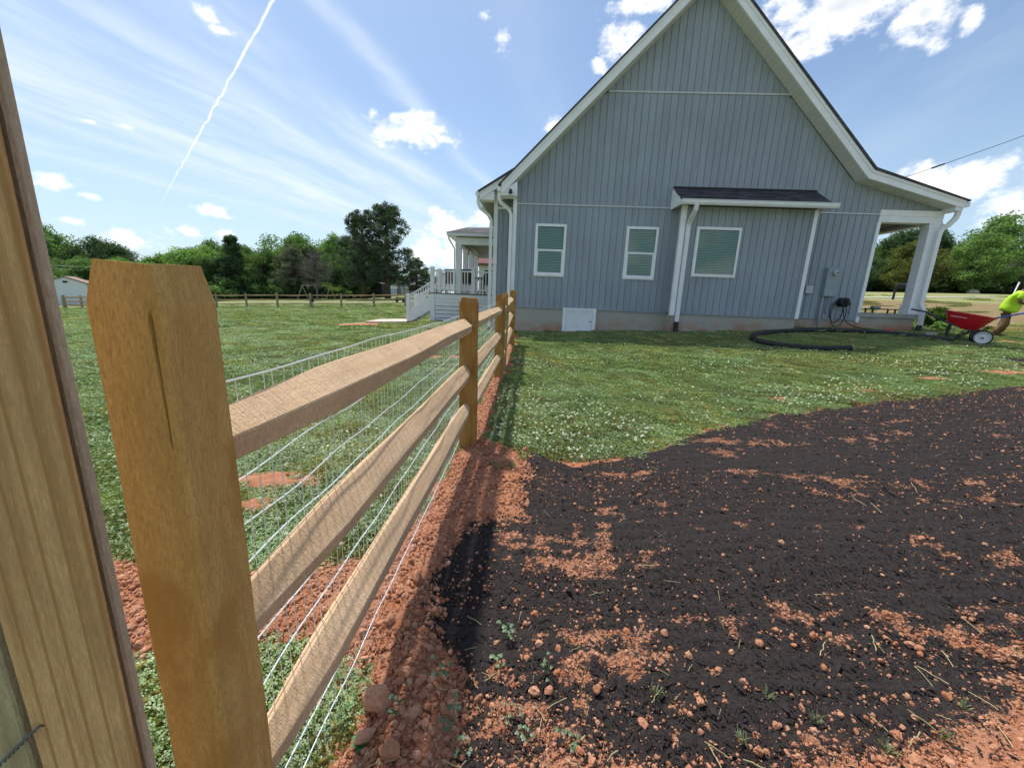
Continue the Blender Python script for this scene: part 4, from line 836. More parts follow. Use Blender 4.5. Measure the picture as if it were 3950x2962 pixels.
# ------------------------------------------------------------------ split rail fence
def smooth_vn(a, k): return (math.sin(a*1.7+k*2.3)+math.sin(a*3.1+k*5.1)*.5)/1.5
def post_mesh(w, h, cham=.035, seed=0, depth=.35, shr=.74):
    """hewn post, foot at z=0, sunk below"""
    r = random.Random(seed); c = w*.05; hw = w/2; base = [(-hw+c, -hw), (hw-c, -hw), (hw, -hw+c), (hw, hw-c), (hw-c, hw), (-hw+c, hw), (-hw, hw-c), (-hw, -hw+c)]
    zs = [-depth, 0, .08, .2, .35, .5, .65, .8, .95, h-cham-.06, h-cham]; V = []; F = []
    for i, z in enumerate(zs):
        for k, (x, y) in enumerate(base):
            j = w*.018; V.append((x+smooth_vn(z*4, seed+k)*j, y+smooth_vn(z*4+2, seed+k+9)*j, z))
    sh = shr
    for k, (x, y) in enumerate(base): V.append((x*sh+r.uniform(-.002, .002), y*sh, h+r.uniform(-.004, .003)))
    n = len(zs)+1
    for i in range(n-1): F += [(i*8+k, i*8+(k+1) % 8, (i+1)*8+(k+1) % 8, (i+1)*8+k) for k in range(8)]
    F += [tuple(range(7, -1, -1)), tuple((n-1)*8+k for k in range(8))]; return V, F
def cut_slots(o, cuts):
    """cut rail mortises (z centre, width, height) right through along y"""
    q = MB()
    for zc, w, h in cuts:
        P = []
        for k in range(16):
            a = 2*math.pi*k/16; P.append((w/2*math.cos(a), zc+(h/2-w/2)*(1 if math.sin(a) > 0 else -1)+w/2*math.sin(a)))
        q.prism_y(P[::-1] if False else P, -.4, .4)
    c = q.obj('cutter', None); md = o.modifiers.new('b', 'BOOLEAN'); md.object = c; md.operation = 'DIFFERENCE'; md.solver = 'EXACT'
    dg = bpy.context.evaluated_depsgraph_get(); me = bpy.data.meshes.new_from_object(o.evaluated_get(dg)); o.modifiers.clear(); o.data = me; bpy.data.objects.remove(c)
fence = thing('split_rail_fence', 'new wooden split rail fence with wire mesh running up to the grey house', 'fence', (-.345, 3.04, 0))
FO = Vector((-.345, 3.04, 0))
PST = [(-.472, .516, tz(-.472, .516), .093, 1.275, 1), (-.345, 3.04, -.02, .137, 1.225, 2), (-.205, 5.73, .03, .135, 1.22, 3), (-.05, 8.9, .16, .135, 1.22, 4)]
RZ = [(1.0, .662, .352), (1.01, .665, .36), (1.04, .68, .352), (1.18, .84, .52)]
for i, (x, y, z, w, h, sd_) in enumerate(PST):
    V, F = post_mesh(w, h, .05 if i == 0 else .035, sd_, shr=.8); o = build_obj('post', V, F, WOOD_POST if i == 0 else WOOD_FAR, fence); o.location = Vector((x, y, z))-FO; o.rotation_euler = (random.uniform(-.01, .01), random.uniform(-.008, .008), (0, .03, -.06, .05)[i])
    cut_slots(o, [(zr-z, .052 if i else .03, .125 if i else .1) for zr in RZ[i]])
    md = o.modifiers.new('bevel', 'BEVEL'); md.width = .0025; md.segments = 1; md.limit_method = 'ANGLE'; md.angle_limit = R(40)
# drying crack running down the near post
p1 = fence.children[0]; q = MB().add([(.032, -.06, 1.225), (.042, -.06, 1.235), (.037, -.032, 1.2), (.0375, -.06, 1.03), (.0415, -.06, 1.03), (.039, -.036, 1.06)], [(0, 1, 2), (3, 5, 4), (0, 2, 5, 3), (1, 4, 5, 2), (0, 3, 4, 1)]); c = q.obj('cutter', None); c.parent = fence; c.location = p1.location; md = p1.modifiers.new('b', 'BOOLEAN'); md.object = c; md.operation = 'DIFFERENCE'; md.solver = 'EXACT'
bpy.context.view_layer.update(); dg = bpy.context.evaluated_depsgraph_get(); bv = p1.modifiers['bevel']; p1.modifiers.remove(bv); dg.update(); me = bpy.data.meshes.new_from_object(p1.evaluated_get(dg)); p1.modifiers.clear(); p1.data = me; bpy.data.objects.remove(c)
md = p1.modifiers.new('bevel', 'BEVEL'); md.width = .002; md.segments = 1; md.limit_method = 'ANGLE'; md.angle_limit = R(40)
V, F = post_mesh(.09, 1.25, .03, 7); o = build_obj('post', V, F, WOOD_FAR, fence); o.location = Vector((-.156, 6.32, .03))-FO
def rail(p0, p1, w=.1, h=.125, seed=0, t0=.3, t1=.3, flip=1):
    r = random.Random(seed); p0 = Vector(p0); p1 = Vector(p1); L = (p1-p0).length; d = (p1-p0)/L; sd_ = Vector((d.y, -d.x, 0)).normalized(); up = sd_.cross(d)*1.; n = 26
    sec = [(-.5, -.32), (-.1, -.52), (.42, -.5), (.52, .02), (-.2, .5), (-.48, .36)]
    if flip == 2: sec = [(-.46, -.42), (.05, -.55), (.46, -.5), (.53, -.12), (-.2, .52), (-.44, .44)]
    if flip == 3: sec = [(-.42, -.5), (.2, -.56), (.5, -.48), (.52, -.04), (-.14, .52), (-.46, .4)]
    V = []; F = []
    for i in range(n+1):
        s = i/n*L; e = min(s/t0, (L-s)/t1, 1.); e = max(0., e); kw = .42+.58*min(1, e*1.05)**.8; kh = .72+.28*e
        ox = smooth_vn(s*1.3, seed)*.003; oz = smooth_vn(s*1.1, seed+4)*.003
        for k, (a, b) in enumerate(sec):
            V.append(p0+d*s+sd_*((a+smooth_vn(s*2.2, seed+k*3)*.03)*w*kw+ox)+up*((b+smooth_vn(s*1.9, seed+k*5+1)*.035)*h*kh+oz))
    m = len(sec)
    for i in range(n): F += [(i*m+k, i*m+(k+1) % m, (i+1)*m+(k+1) % m, (i+1)*m+k) for k in range(m)]
    F += [tuple(range(m-1, -1, -1)), tuple(n*m+k for k in range(m))]
    # local frame along the rail so the grain runs with it
    M4 = Matrix((sd_, d, up)).transposed().to_4x4(); M4.translation = p0; inv = M4.inverted()
    o = build_obj('rail', [inv @ v for v in V], F, WOOD_RAIL, fence); o.matrix_local = Matrix.Translation(-FO) @ M4
    md = o.modifiers.new('bevel', 'BEVEL'); md.width = .0025; md.segments = 1; md.limit_method = 'ANGLE'; md.angle_limit = R(25)
    return o
A, B, C_, D_ = PST
rail((-.468, .51, .985), (-.352, 3.1, 1.0), .094, .102, 1, .45, .22, 1)
rail((-.466, .51, .645), (-.35, 3.1, .655), .078, .1, 2, .42, .3, 2)
rail((-.462, .51, .335), (-.346, 3.1, .35), .074, .094, 3, .3, .3, 3)
rail((-.33, 2.98, 1.02), (-.21, 5.79, 1.035), .078, .1, 4, .25, .2, 1); rail((-.33, 2.98, .67), (-.21, 5.79, .675), .076, .1, 5, .25, .2, 2); rail((-.33, 2.98, .36), (-.21, 5.79, .345), .074, .095, 6, .25, .2, 3)
for k, (za, zb) in enumerate(((1.05, 1.19), (.69, .85), (.36, .53))): rail((-.19, 5.66, za), (-.06, 9.1, zb), .09, .11, 7+k, .25, .12, k+1)
# wire mesh: horizontal wires and uprights
def mx(y): return -.492+.031*(y-.5)
wm = MB((-.345, 3.04, 0)); 
WZ = [1.062, .975, .888, .795, .708, .62, .532, .437, .347, .25, .15, .05]
def whorz(z, sd_, r=.0017):
    pts = []; n = 210
    for i in range(n+1):
        y = .53+i/n*8.35; g = tz(-.3, y)+.02
        pts.append((mx(y)+smooth_vn(y*6, sd_)*.003, y, z*1.0+g*.85-.0+smooth_vn(y*5.2, sd_+1)*.006*(1 if z < 1 else .5)+smooth_vn(y*1.1, sd_+3)*.008))
    return MB(tuple(FO)).tube(pts, r, 5)
wmesh = whorz(WZ[0], 0, .0021).obj('wire_mesh', GALV, fence)
for i, z in enumerate(WZ[1:]): whorz(z, i*7+3).obj('wire', GALV, wmesh)
VW = MB().tube([(0, 0, -.03), (.001, .002, .3), (-.001, 0, .7), (0, 0, 1.062)], .0009, 4); vme = bpy.data.meshes.new('wire'); vme.from_pydata(VW.v, [], VW.f); vme.materials.append(GALV)
y = .6
while y < 8.8:
    share('wire', vme, wmesh, Vector((mx(y)-.002, y, (tz(-.3, y)+.02)*.85))-FO, (random.uniform(-.006, .006), 0, random.uniform(0, 3))); y += .034 if y < 3 else .052
# stake leaning against the spare post
st = MB().box(-.032, .032, -.011, .011, -.1, 1.04, .003).obj('board_stake', WOOD_GREY, loc=(-.148, 6.22, .05)); st.rotation_euler = (-.01, .03, .15); tag(st, 'pale flat wooden stake standing against the fence before the house', 'stake')
# ------------------------------------------------------------------ boards at the left edge
bf = thing('board_fence', 'tall treated board fence end cut off by the left edge', 'fence', (-.53, .39, 0))
def plank(x0, x1, y0, y1, z0, z1, m): o = MB(((x0+x1)/2, (y0+y1)/2, 0)).box(x0, x1, y0, y1, z0, z1, .0025).obj('board', m, bf); o.location = Vector(((x0+x1)/2, (y0+y1)/2, 0))-Vector((-.53, .39, 0)); return o
WOOD_EDGE = m_wood('greyish board wood', (.72, .58, .43), (.56, .43, .29), grain=(5, 2, .22), gs=7., speck=.3)
WOOD_PALE = m_wood('pale board wood', (.5, .42, .26), (.36, .27, .13), grain=(5, 2, .22), gs=7., speck=.2)
plank(-.561, -.4395, .36, .366, -.1, 2.3, WOOD_BOARD); plank(-.62, -.4595, .3865, .3985, -.1, 2.3, WOOD_EDGE); plank(-.70, -.5745, .362, .387, -.1, 2.3, WOOD_PALE)
tw = []
for ph in (0, math.pi):
    tw.append([(-.6+.052*k/22, .3535+.0022*math.sin(k*1.1+ph), .648+.052*k/22+.0022*math.cos(k*1.1+ph)) for k in range(23)])
q = MB((-.57, .3535, .67)); q.tube(tw[0], .0013, 6); q.tube(tw[1], .0013, 6); q.tube([tw[0][-1], (-.545, .3575, .703), (-.542, .362, .7)], .0013, 6)
tag(q.obj('wire_tie', plain('dark wire', (.12, .13, .15), .5, .2, 20., .4, 0., .5), smooth=True, loc=(-.57, .3535, .67)), 'twisted dark wire tie on the boards at lower left', 'wire')
# ------------------------------------------------------------------ things on and by the wall
def un(u, n, z): return un2w(u, n, z)
em = thing('electric_meter', 'grey electric meter box with round glass meter on the wall', 'meter', un(8.11, N0, 1.6), YAWH)
q = MB((0, 0, 0)); q.box(-.165, .165, -.13, -.02, -.04, .705, .006); mb = q.obj('meter_box', GREYB, em)
MB().box(-.158, .158, -.136, -.131, .42, .69).obj('cover', GREYB, mb); MB().box(-.158, .158, -.136, -.131, -.03, .412).obj('cover', GREYB, mb); MB().box(-.03, .03, -.142, -.137, .405, .43).obj('hasp', GREYB, mb)
MB().lathe([(0, -.025), (.066, -.025), (.074, 0), (.074, .02), (0, .02)], 24, (.01, -.157, .56), 'y').obj('meter_ring', METAL, em)
dm_ = MB().lathe([(.0, -.085), (.04, -.08), (.058, -.06), (.06, 0), (.0, 0)], 24, (.01, -.16, .56), 'y').obj('meter_dial', plain('meter face', (.55, .56, .55), .2, .05, 5., .5), em, True); MB().box(-.025, .045, -.248, -.243, .56, .585).obj('display', BLACKM, dm_)
MB().tube([(-.12, -.07, -.04), (-.12, -.07, -1.1)], .03, 10).obj('conduit', PIPEG, em, True); MB().tube([(.06, -.06, -.04), (.06, -.05, -.2), (.03, -.04, -.32), (.03, -.04, -.42), (.06, -.04, -.5)], .014, 8).obj('conduit', PIPEG, em, True)
tag(MB().box(-.1, .1, -.11, -.02, -.1, .1, .008).obj('utility_box', plain('pale utility box', (.5, .53, .57), .5, .05), loc=un(7.57, N0, 1.72)), 'small pale utility box on the wall beside the bay trim', 'utility box').rotation_euler = (0, 0, YAWH)
hr = thing('hose_reel', 'black hose reel with hanging hose loops on the wall', 'hose reel', un(8.52, N0, 1.42), YAWH)
q = MB().lathe([(.06, -.2), (.125, -.2), (.125, -.18), (.06, -.17), (.06, -.05), (.125, -.04), (.125, -.02), (.04, -.02)], 24, (0, 0, 0), 'y'); q.obj('reel', BLACKM, hr, True)
q = MB()
for k in range(6): a = k*math.pi/3; q.tube([(0, -.205, 0), (.12*math.cos(a), -.205, .12*math.sin(a))], .009, 6)
q.obj('spokes', BLACKM, hr)
def loop(cx, cz, rx, rz, y, r, a0=0, a1=6.283): return [(cx+rx*math.sin(a0+(a1-a0)*k/30), y-.015*math.sin(k*.4), cz+rz*math.cos(a0+(a1-a0)*k/30)) for k in range(31)]
q = MB(); q.tube(loop(-.13, -.27, .17, .28, -.1, .012), .011, 7); q.tube(loop(-.08, -.33, .2, .33, -.13, .012), .011, 7)
for k in range(5): q.tube(loop(0, 0, .09+.006*(k % 2), .09, -.07-.025*k, .011), .011, 6)
q.obj('hose_coil', BLACKP, hr, True)
MB().box(.19, .26, -.07, -.02, -.02, .1, .004).obj('outlet_cover', GREYB, hr); MB().tube([(.22, -.06, -.02), (.215, -.1, -.12), (.24, -.05, -.3)], .008, 6).obj('cord', BLACKP, hr)
def gpt(x, y, dz=0.): return (x, y, tz(x, y)+dz)
ho = un(8.55, N0-.13, 1.25)
pts = [ho, un(8.62, N0-.14, 1.0), un(8.75, N0-.2, .84), un(9.0, N0-.4, .74)]; pts = [tuple(p) for p in pts]+[gpt(*un2w(9.3, 10.75)[:2], .03), gpt(*un2w(9.75, 10.55)[:2], .02), gpt(*un2w(10.2, 10.3)[:2], .015)]
def spline(pts, n):
    P = [Vector(p) for p in pts]; out = []
    for i in range(len(P)-1):
        a, b, c, d = P[max(i-1, 0)], P[i], P[i+1], P[min(i+2, len(P)-1)]
        for k in range(n):
            t = k/n; out.append(.5*((2*b)+(c-a)*t+(2*a-5*b+4*c-d)*t*t+(3*b-a-3*c+d)*t**3))
    return out+[P[-1]]
gh = thing('garden_hose', 'thin dark hose trailing from the reel to a red nozzle', 'hose', pts[3]); O_ = Vector(pts[3])
MB(tuple(O_)).tube(spline(pts, 8), .011, 7).obj('hose', BLACKP, gh, True)
nz = Vector(gpt(*un2w(9.42, 10.62)[:2], .05)); MB(tuple(O_)).lathe([(0, -.07), (.045, -.06), (.06, -.02), (.055, .02), (.03, .06), (.02, .09), (0, .09)], 12, tuple(nz), 'x').tube([nz, nz+Vector((.03, 0, -.09))], .02, 6).obj('nozzle', REDP, gh, True)
# corrugated drain pipe in a long bend on the grass
pp = [(6.79, 7.86), (6.3, 7.84), (5.9, 7.98), (5.6, 8.3), (5.47, 8.75), (5.62, 9.25), (6.05, 9.72), (6.7, 10.05), (7.6, 10.22), (8.5, 10.22), (9.4, 10.08), (10.1, 9.86), (10.75, 9.62)]
P = spline([gpt(x, y, .05) for x, y in pp], 46); rr = [.052+.0055*math.sin(i*1.571) for i in range(len(P))]
o = MB(tuple(P[0])).tube(P, rr, 12, False).obj('drain_pipe', BLACKP, loc=P[0], smooth=True); tag(o, 'long black corrugated drain pipe bent round on the lawn', 'pipe'); 
md = o.modifiers.new('s', 'SOLIDIFY'); md.thickness = .005
# ------------------------------------------------------------------ wheelbarrow
WBX, WBY = 11.62, 9.8; rzw = math.atan2(-.70, .714)
wb = thing('wheelbarrow', 'red two wheeled wheelbarrow with long handles standing by the porch corner', 'wheelbarrow', (WBX, WBY, tz(WBX, WBY)), rzw)
rim = [(-.64, .32), (.21, .30), (.25, .0), (.21, -.30), (-.64, -.32)]
tp_ = [(-.7, .35, .78), (-.27, .36, .71), (.02, .33, .655), (.13, .18, .635), (.16, 0, .63), (.13, -.18, .635), (.02, -.33, .655), (-.27, -.36, .71), (-.7, -.35, .78)]
bt = [(-.62, .24, .5), (-.37, .235, .36), (-.2, .2, .315), (-.12, .11, .315), (-.11, 0, .315), (-.12, -.11, .315), (-.2, -.2, .315), (-.37, -.235, .36), (-.62, -.24, .5)]
n = len(tp_); V = tp_+bt; F = [(i, (i+1) % n, n+(i+1) % n, n+i) for i in range(n)]+[tuple(range(n, 2*n))]
tray = build_obj('tray', V, F, RED, wb, True); md = tray.modifiers.new('s', 'SOLIDIFY'); md.thickness = .012; md = tray.modifiers.new('bevel', 'BEVEL'); md.width = .02; md.segments = 3; md.limit_method = 'ANGLE'; md.angle_limit = R(25)
MB().tube([Vector(p)+Vector((0, 0, .006)) for p in tp_+tp_[:1]], .018, 8).obj('rim', plain('worn red rim', (.62, .05, .055), .5, .2, 9.), tray, True)
fc = bpy.data.curves.new('lettering', 'FONT'); fc.body = 'CRAFTSMAN'; fc.size = .05; fc.extrude = .001; fc.align_x = 'CENTER'
fo = bpy.data.objects.new('lettering', fc); COL.objects.link(fo); dg = bpy.context.evaluated_depsgraph_get(); lm = bpy.data.meshes.new_from_object(fo.evaluated_get(dg)); bpy.data.objects.remove(fo)
lm.materials.clear(); lm.materials.append(WHITE); lo = bpy.data.objects.new('lettering', lm); COL.objects.link(lo); lo.parent = tray
pA, pB, pC = Vector((-.27, -.36, .71)), Vector((-.7, -.35, .78)), Vector((-.37, -.235, .36)); nn = (pB-pA).cross(pC-pA).normalized(); nn = -nn if nn.y > 0 else nn; ex_ = (pA-pB).normalized(); ey_ = nn.cross(ex_)
Mx = Matrix((ex_, ey_, nn)).transposed().to_4x4(); Mx.translation = pA+(pB-pA)*.42+(pC-pA)*.3+nn*.012; lo.matrix_local = Mx
for s in (-1, 1):
    MB().tube([(-1.35, s*.31, .8), (-1.05, s*.3, .74), (-.6, s*.25, .475), (-.2, s*.2, .32), (.12, s*.16, .2)], .02, 8).obj('handle', plain('dark grey handle', (.07, .08, .085), .5, .1), wb, True)
    MB().tube([(-.56, s*.26, .46), (-.6, s*.3, .06), (-.55, s*.3, .02), (-.2, s*.22, .3)], .016, 7).obj('leg', BLACKM, wb, True)
    MB().tube([(.02, s*.2, .34), (.1, s*.2, .46)], .014, 6).tube([(-.3, s*.2, .32), (-.45, s*.21, .08), (-.5, s*.22, .03)], .012, 6).obj('brace', BLACKM, wb, True)
    ty = MB().lathe([(.13, -.05), (.155, -.054), (.172, -.04), (.178, 0), (.172, .04), (.155, .054), (.13, .05)], 32, (0, s*.27, .178), 'y').obj('tyre', RUBBER, wb, True)
    MB().lathe([(0, -.05), (.02, -.052), (.022, -.04), (.06, -.034), (.13, -.042), (.14, -.058), (.146, -.054), (.146, .054), (.14, .058), (.13, .042), (.06, .034), (0, .034)], 32, (0, s*.27, .178), 'y').obj('rim', plain('pale wheel rim', (.68, .7, .7), .4, .06), ty, True)
    MB().lathe([(0, -.075), (.018, -.072), (.02, -.05), (0, -.05)], 12, (0, s*.27, .178), 'y').obj('hub', BLACKM, ty)
MB().tube([(0, -.3, .178), (0, .3, .178)], .012, 8).obj('axle', BLACKM, wb)
Mw = Matrix.Translation(wb.location) @ Matrix.Rotation(rzw, 4, 'Z')
sh = thing('shovel', 'blue handled shovel resting in the red wheelbarrow and pointing right', 'shovel', Mw @ Vector((-.25, .02, .45)), rzw)
MB().tube([(.0, .0, .06), (.45, -.06, .225), (1.4, -.2, .56)], .02, 10).obj('shovel_handle', BLUE, sh, True)
V = []; F = []
for i in range(6):
    for k in range(7): a = (k-3)/3; x = -.32+i*.06; w_ = .11*(1-.5*max(0, 1-i/2.2)**1.6); V.append((x, a*w_, .0+.02*a*a+i*.01))
for i in range(5):
    for k in range(6): F.append((i*7+k, i*7+k+1, (i+1)*7+k+1, (i+1)*7+k))
bl = build_obj('blade', V, F, METAL, sh, True); bl.modifiers.new('s', 'SOLIDIFY').thickness = .003
# ------------------------------------------------------------------ the worker at the right edge
def skin_obj(name, nodes, edges, m, parent, sub=2):
    me = bpy.data.meshes.new(name); me.from_pydata([n_[:3] for n_ in nodes], edges, []); o = bpy.data.objects.new(name, me); COL.objects.link(o)
    sk_ = o.modifiers.new('skin', 'SKIN'); sk_.use_smooth_shade = True
    for v, n_ in zip(me.skin_vertices[0].data, nodes): v.radius = (n_[3], n_[4] if len(n_) > 4 else n_[3])
    me.skin_vertices[0].data[0].use_root = True
    s_ = o.modifiers.new('sub', 'SUBSURF'); s_.levels = sub; s_.render_levels = sub
    dg = bpy.context.evaluated_depsgraph_get(); m2 = bpy.data.meshes.new_from_object(o.evaluated_get(dg)); bpy.data.objects.remove(o)
    m2.materials.clear(); m2.materials.append(m); m2.polygons.foreach_set('use_smooth', [True]*len(m2.polygons)); o = bpy.data.objects.new(name, m2); COL.objects.link(o); o.parent = parent; return o
WPX, WPY = 13.98, 11.33
pe = thing('person', 'worker in a lime yellow shirt and brown trousers bending forward', 'person', (WPX, WPY, tz(WPX, WPY)), math.atan2(-.74, .67))
SKIN = plain('brown skin', (.14, .07, .042), .55, .1); HAIR = plain('black hair', (.012, .011, .011), .7); SHIRT = plain('lime safety shirt', (.5, .8, .04), .8, .12, 9.); TROUS = plain('brown work trousers', (.2, .115, .06), .95, .35, 12., .1, .3); BOOT = plain('brown boots', (.11, .065, .035), .8, .2)
B_ = [(.02, 0, .8, .13, .11), (.08, 0, .95, .13, .15), (.19, 0, 1.14, .13, .17), (.27, 0, 1.27, .075, .08), (.33, 0, 1.345, .05, .05),
      (.0, .06, .66, .07), (.05, .1, .4, .055), (-.06, .13, .1, .045), (-.06, .13, .05, .045), (.08, .14, .035, .04),
      (-.02, -.06, .66, .07), (.0, -.1, .4, .055), (-.16, -.13, .11, .045), (-.16, -.13, .05, .045), (-.02, -.14, .035, .04),
      (.23, .19, 1.2, .055), (.3, .24, .98, .042), (.5, .15, .93, .034), (.56, .13, .93, .03),
      (.23, -.19, 1.2, .055), (.24, -.25, .97, .042), (.46, -.2, .93, .034), (.53, -.18, .93, .03)]
E_ = [(0, 1), (1, 2), (2, 3), (3, 4), (0, 5), (5, 6), (6, 7), (7, 8), (8, 9), (0, 10), (10, 11), (11, 12), (12, 13), (13, 14), (2, 15), (15, 16), (16, 17), (17, 18), (2, 19), (19, 20), (20, 21), (21, 22)]
B_ = [(n_[0]*.6, *n_[1:]) if n_[2] > .75 else n_ for n_ in B_]
bodyo = skin_obj('body', B_, E_, SKIN, pe)
# head with face, on the neck, looking down ahead
hd = bmesh.new(); bmesh.ops.create_uvsphere(hd, u_segments=20, v_segments=14, radius=1.)
for v in hd.verts:
    x, y, z = v.co; v.co = Vector((x*.1*(1+.08*(z < 0)), y*.077*(1-.22*max(0, -z)), z*.118)); 
    if x > .75 and abs(y) < .22 and -.35 < z < .1: v.co.x += .022*(1-abs(y)/.22)
    if x > .6 and abs(abs(y)-.35) < .16 and .0 < z < .3: v.co.x -= .012
    if x > .7 and abs(y) < .35 and -.62 < z < -.48: v.co.x -= .008
    if abs(y) > .9 and abs(x) < .25 and abs(z) < .3: v.co.y *= 1.16
hd.verts.index_update(); head = build_obj('head', [v.co.copy() for v in hd.verts], [tuple(v.index for v in f.verts) for f in hd.faces], SKIN, bodyo, True); hd.free(); head.location = (.25, 0, 1.43); head.rotation_euler = (0, R(30), 0)
hh = bmesh.new(); bmesh.ops.create_uvsphere(hh, u_segments=18, v_segments=12, radius=1.); bmesh.ops.delete(hh, geom=[v for v in hh.verts if v.co.z < -.1+.55*max(0, v.co.x)], context='VERTS')
hh.verts.index_update(); ha = build_obj('hair', [Vector((v.co.x*.106-.004, v.co.y*.084, v.co.z*.125+.004)) for v in hh.verts], [tuple(v.index for v in f.verts) for f in hh.faces], HAIR, bodyo, True); hh.free(); ha.location = head.location; ha.rotation_euler = head.rotation_euler
for s, hp in ((1, (.336, .13, .93)), (-1, (.318, -.18, .93))):
    for k in range(4):
        yy = hp[1]+(k-1.5)*.02; L = (.07, .08, .075, .06)[k]
        skin_obj('finger', [(hp[0]-.01, yy, hp[2], .013), (hp[0]+L*.5, yy, hp[2]-.012, .011), (hp[0]+L*.75, yy, hp[2]-.04, .0095), (hp[0]+L*.5, yy, hp[2]-.055, .008)], [(0, 1), (1, 2), (2, 3)], SKIN, bodyo, 1)
    skin_obj('thumb', [(hp[0]-.02, hp[1]-s*.03, hp[2], .014), (hp[0]+.015, hp[1]-s*.05, hp[2]-.025, .012), (hp[0]+.04, hp[1]-s*.035, hp[2]-.045, .0095)], [(0, 1), (1, 2)], SKIN, bodyo, 1)
skin_obj('shirt', [(-.02, 0, .68, .2, .22), (.015, 0, .84, .18, .21), (.05, 0, 1.0, .165, .2), (.115, 0, 1.15, .155, .2), (.16, 0, 1.27, .085, .1), (.14, .195, 1.19, .085), (.17, .24, 1.05, .082), (.14, -.195, 1.19, .085), (.15, -.25, 1.03, .085)], [(0, 1), (1, 2), (2, 3), (3, 4), (3, 5), (5, 6), (3, 7), (7, 8)], SHIRT, pe)
skin_obj('trousers', [(.01, 0, .66, .09, .1), (.0, .06, .6, .075), (.05, .1, .38, .072), (-.05, .135, .1, .068), (-.02, -.06, .6, .075), (.0, -.1, .38, .072), (-.15, -.135, .11, .068)], [(0, 1), (1, 2), (2, 3), (0, 4), (4, 5), (5, 6)], TROUS, pe)
for x0, y0 in ((-.06, .13), (-.16, -.13)): skin_obj('boot', [(x0-.02, y0, .05, .055, .055), (x0+.08, y0, .045, .05, .045), (x0+.17, y0, .035, .045, .035), (x0-.02, y0, .14, .055)], [(0, 1), (1, 2), (0, 3)], BOOT, pe)
Mp = Matrix.Translation(pe.location) @ Matrix.Rotation(pe.rotation_euler[2], 4, 'Z')
rk = thing('garden_rake', 'rake with a pale shaft held by the worker in the lime shirt', 'rake', Mp @ Vector((.56, -.03, .02)), pe.rotation_euler[2])
MB().tube([(-.02, .0, .02), (-.2, -.0, .9), (-.62, .3, 1.36)][:2]+[(-.36, -.02, 1.62)], .014, 8).obj('shaft', plain('pale shaft', (.6, .62, .62), .5), rk, True)
q = MB().tube([(0, -.2, .03), (0, .2, .03)], .01, 6)
for k in range(11): q.tube([(0, -.2+.04*k, .03), (.03, -.2+.04*k, -.04)], .005, 5)
q.obj('rake_head', BLACKM, rk)
pv = [Vector(v) for v in ((-.13, .12, .08), (.06, .26, 1.57))]; po_ = MB((-.13, .12, .08)).tube(pv, .016, 8); ob_ = po_.obj('pole', plain('pale metal pole', (.62, .65, .66), .4), smooth=True, loc=Mp @ Vector((-.13, .12, .05))); ob_.rotation_euler = (0, 0, pe.rotation_euler[2]); tag(ob_, 'pale straight pole standing just behind the worker', 'pole')
# ------------------------------------------------------------------ trees
def m_leaf(name, col, tr=.3):
    def fn(t, b):
        p = wpos(t); n = t.noise(p, .7, 3, .6); n2 = t.noise(p, 6., 2, .5); r = orand(t)
        c = t.mix(t.smooth(n, .35, .65), tuple(x*.7 for x in col), tuple(x*1.3 for x in col)); k = t.math('MULTIPLY', t.smooth(r, 0, 1, .85, 1.15), t.smooth(n2, .3, .7, .8, 1.2)); c = t.vec('MULTIPLY', c, t.comb(k, k, k))
        out = t.n['Material Output']; t.n.remove(b); d = t.new('ShaderNodeBsdfDiffuse'); q = t.new('ShaderNodeBsdfTranslucent'); t.l.new(c, d.inputs[0]); t.l.new(t.vec('MULTIPLY', c, (1.15, 1.3, .5)), q.inputs[0]); m1 = t.new('ShaderNodeMixShader'); m1.inputs[0].default_value = tr; t.l.new(d.outputs[0], m1.inputs[1]); t.l.new(q.outputs[0], m1.inputs[2]); t.l.new(m1.outputs[0], out.inputs[0])
    return mat(name, fn)
LG = {'mid': m_leaf('mid green foliage', (.15, .235, .095)), 'bright': m_leaf('fresh green foliage', (.2, .31, .11)), 'dark': m_leaf('dark green foliage', (.095, .15, .08)), 'cedar': m_leaf('cedar foliage', (.1, .138, .085), .15), 'olive': m_leaf('olive foliage', (.15, .17, .06)), 'grey': m_leaf('grey dead twigs', (.2, .185, .17), .05), 'dull': m_leaf('dull grey green foliage', (.145, .16, .12), .2), 'shrub': m_leaf('shrub foliage', (.07, .15, .03))}
BARKT = plain('tree bark', (.11, .085, .065), .95, .35, 6., .1, .5)
rt = np.random.default_rng(21)
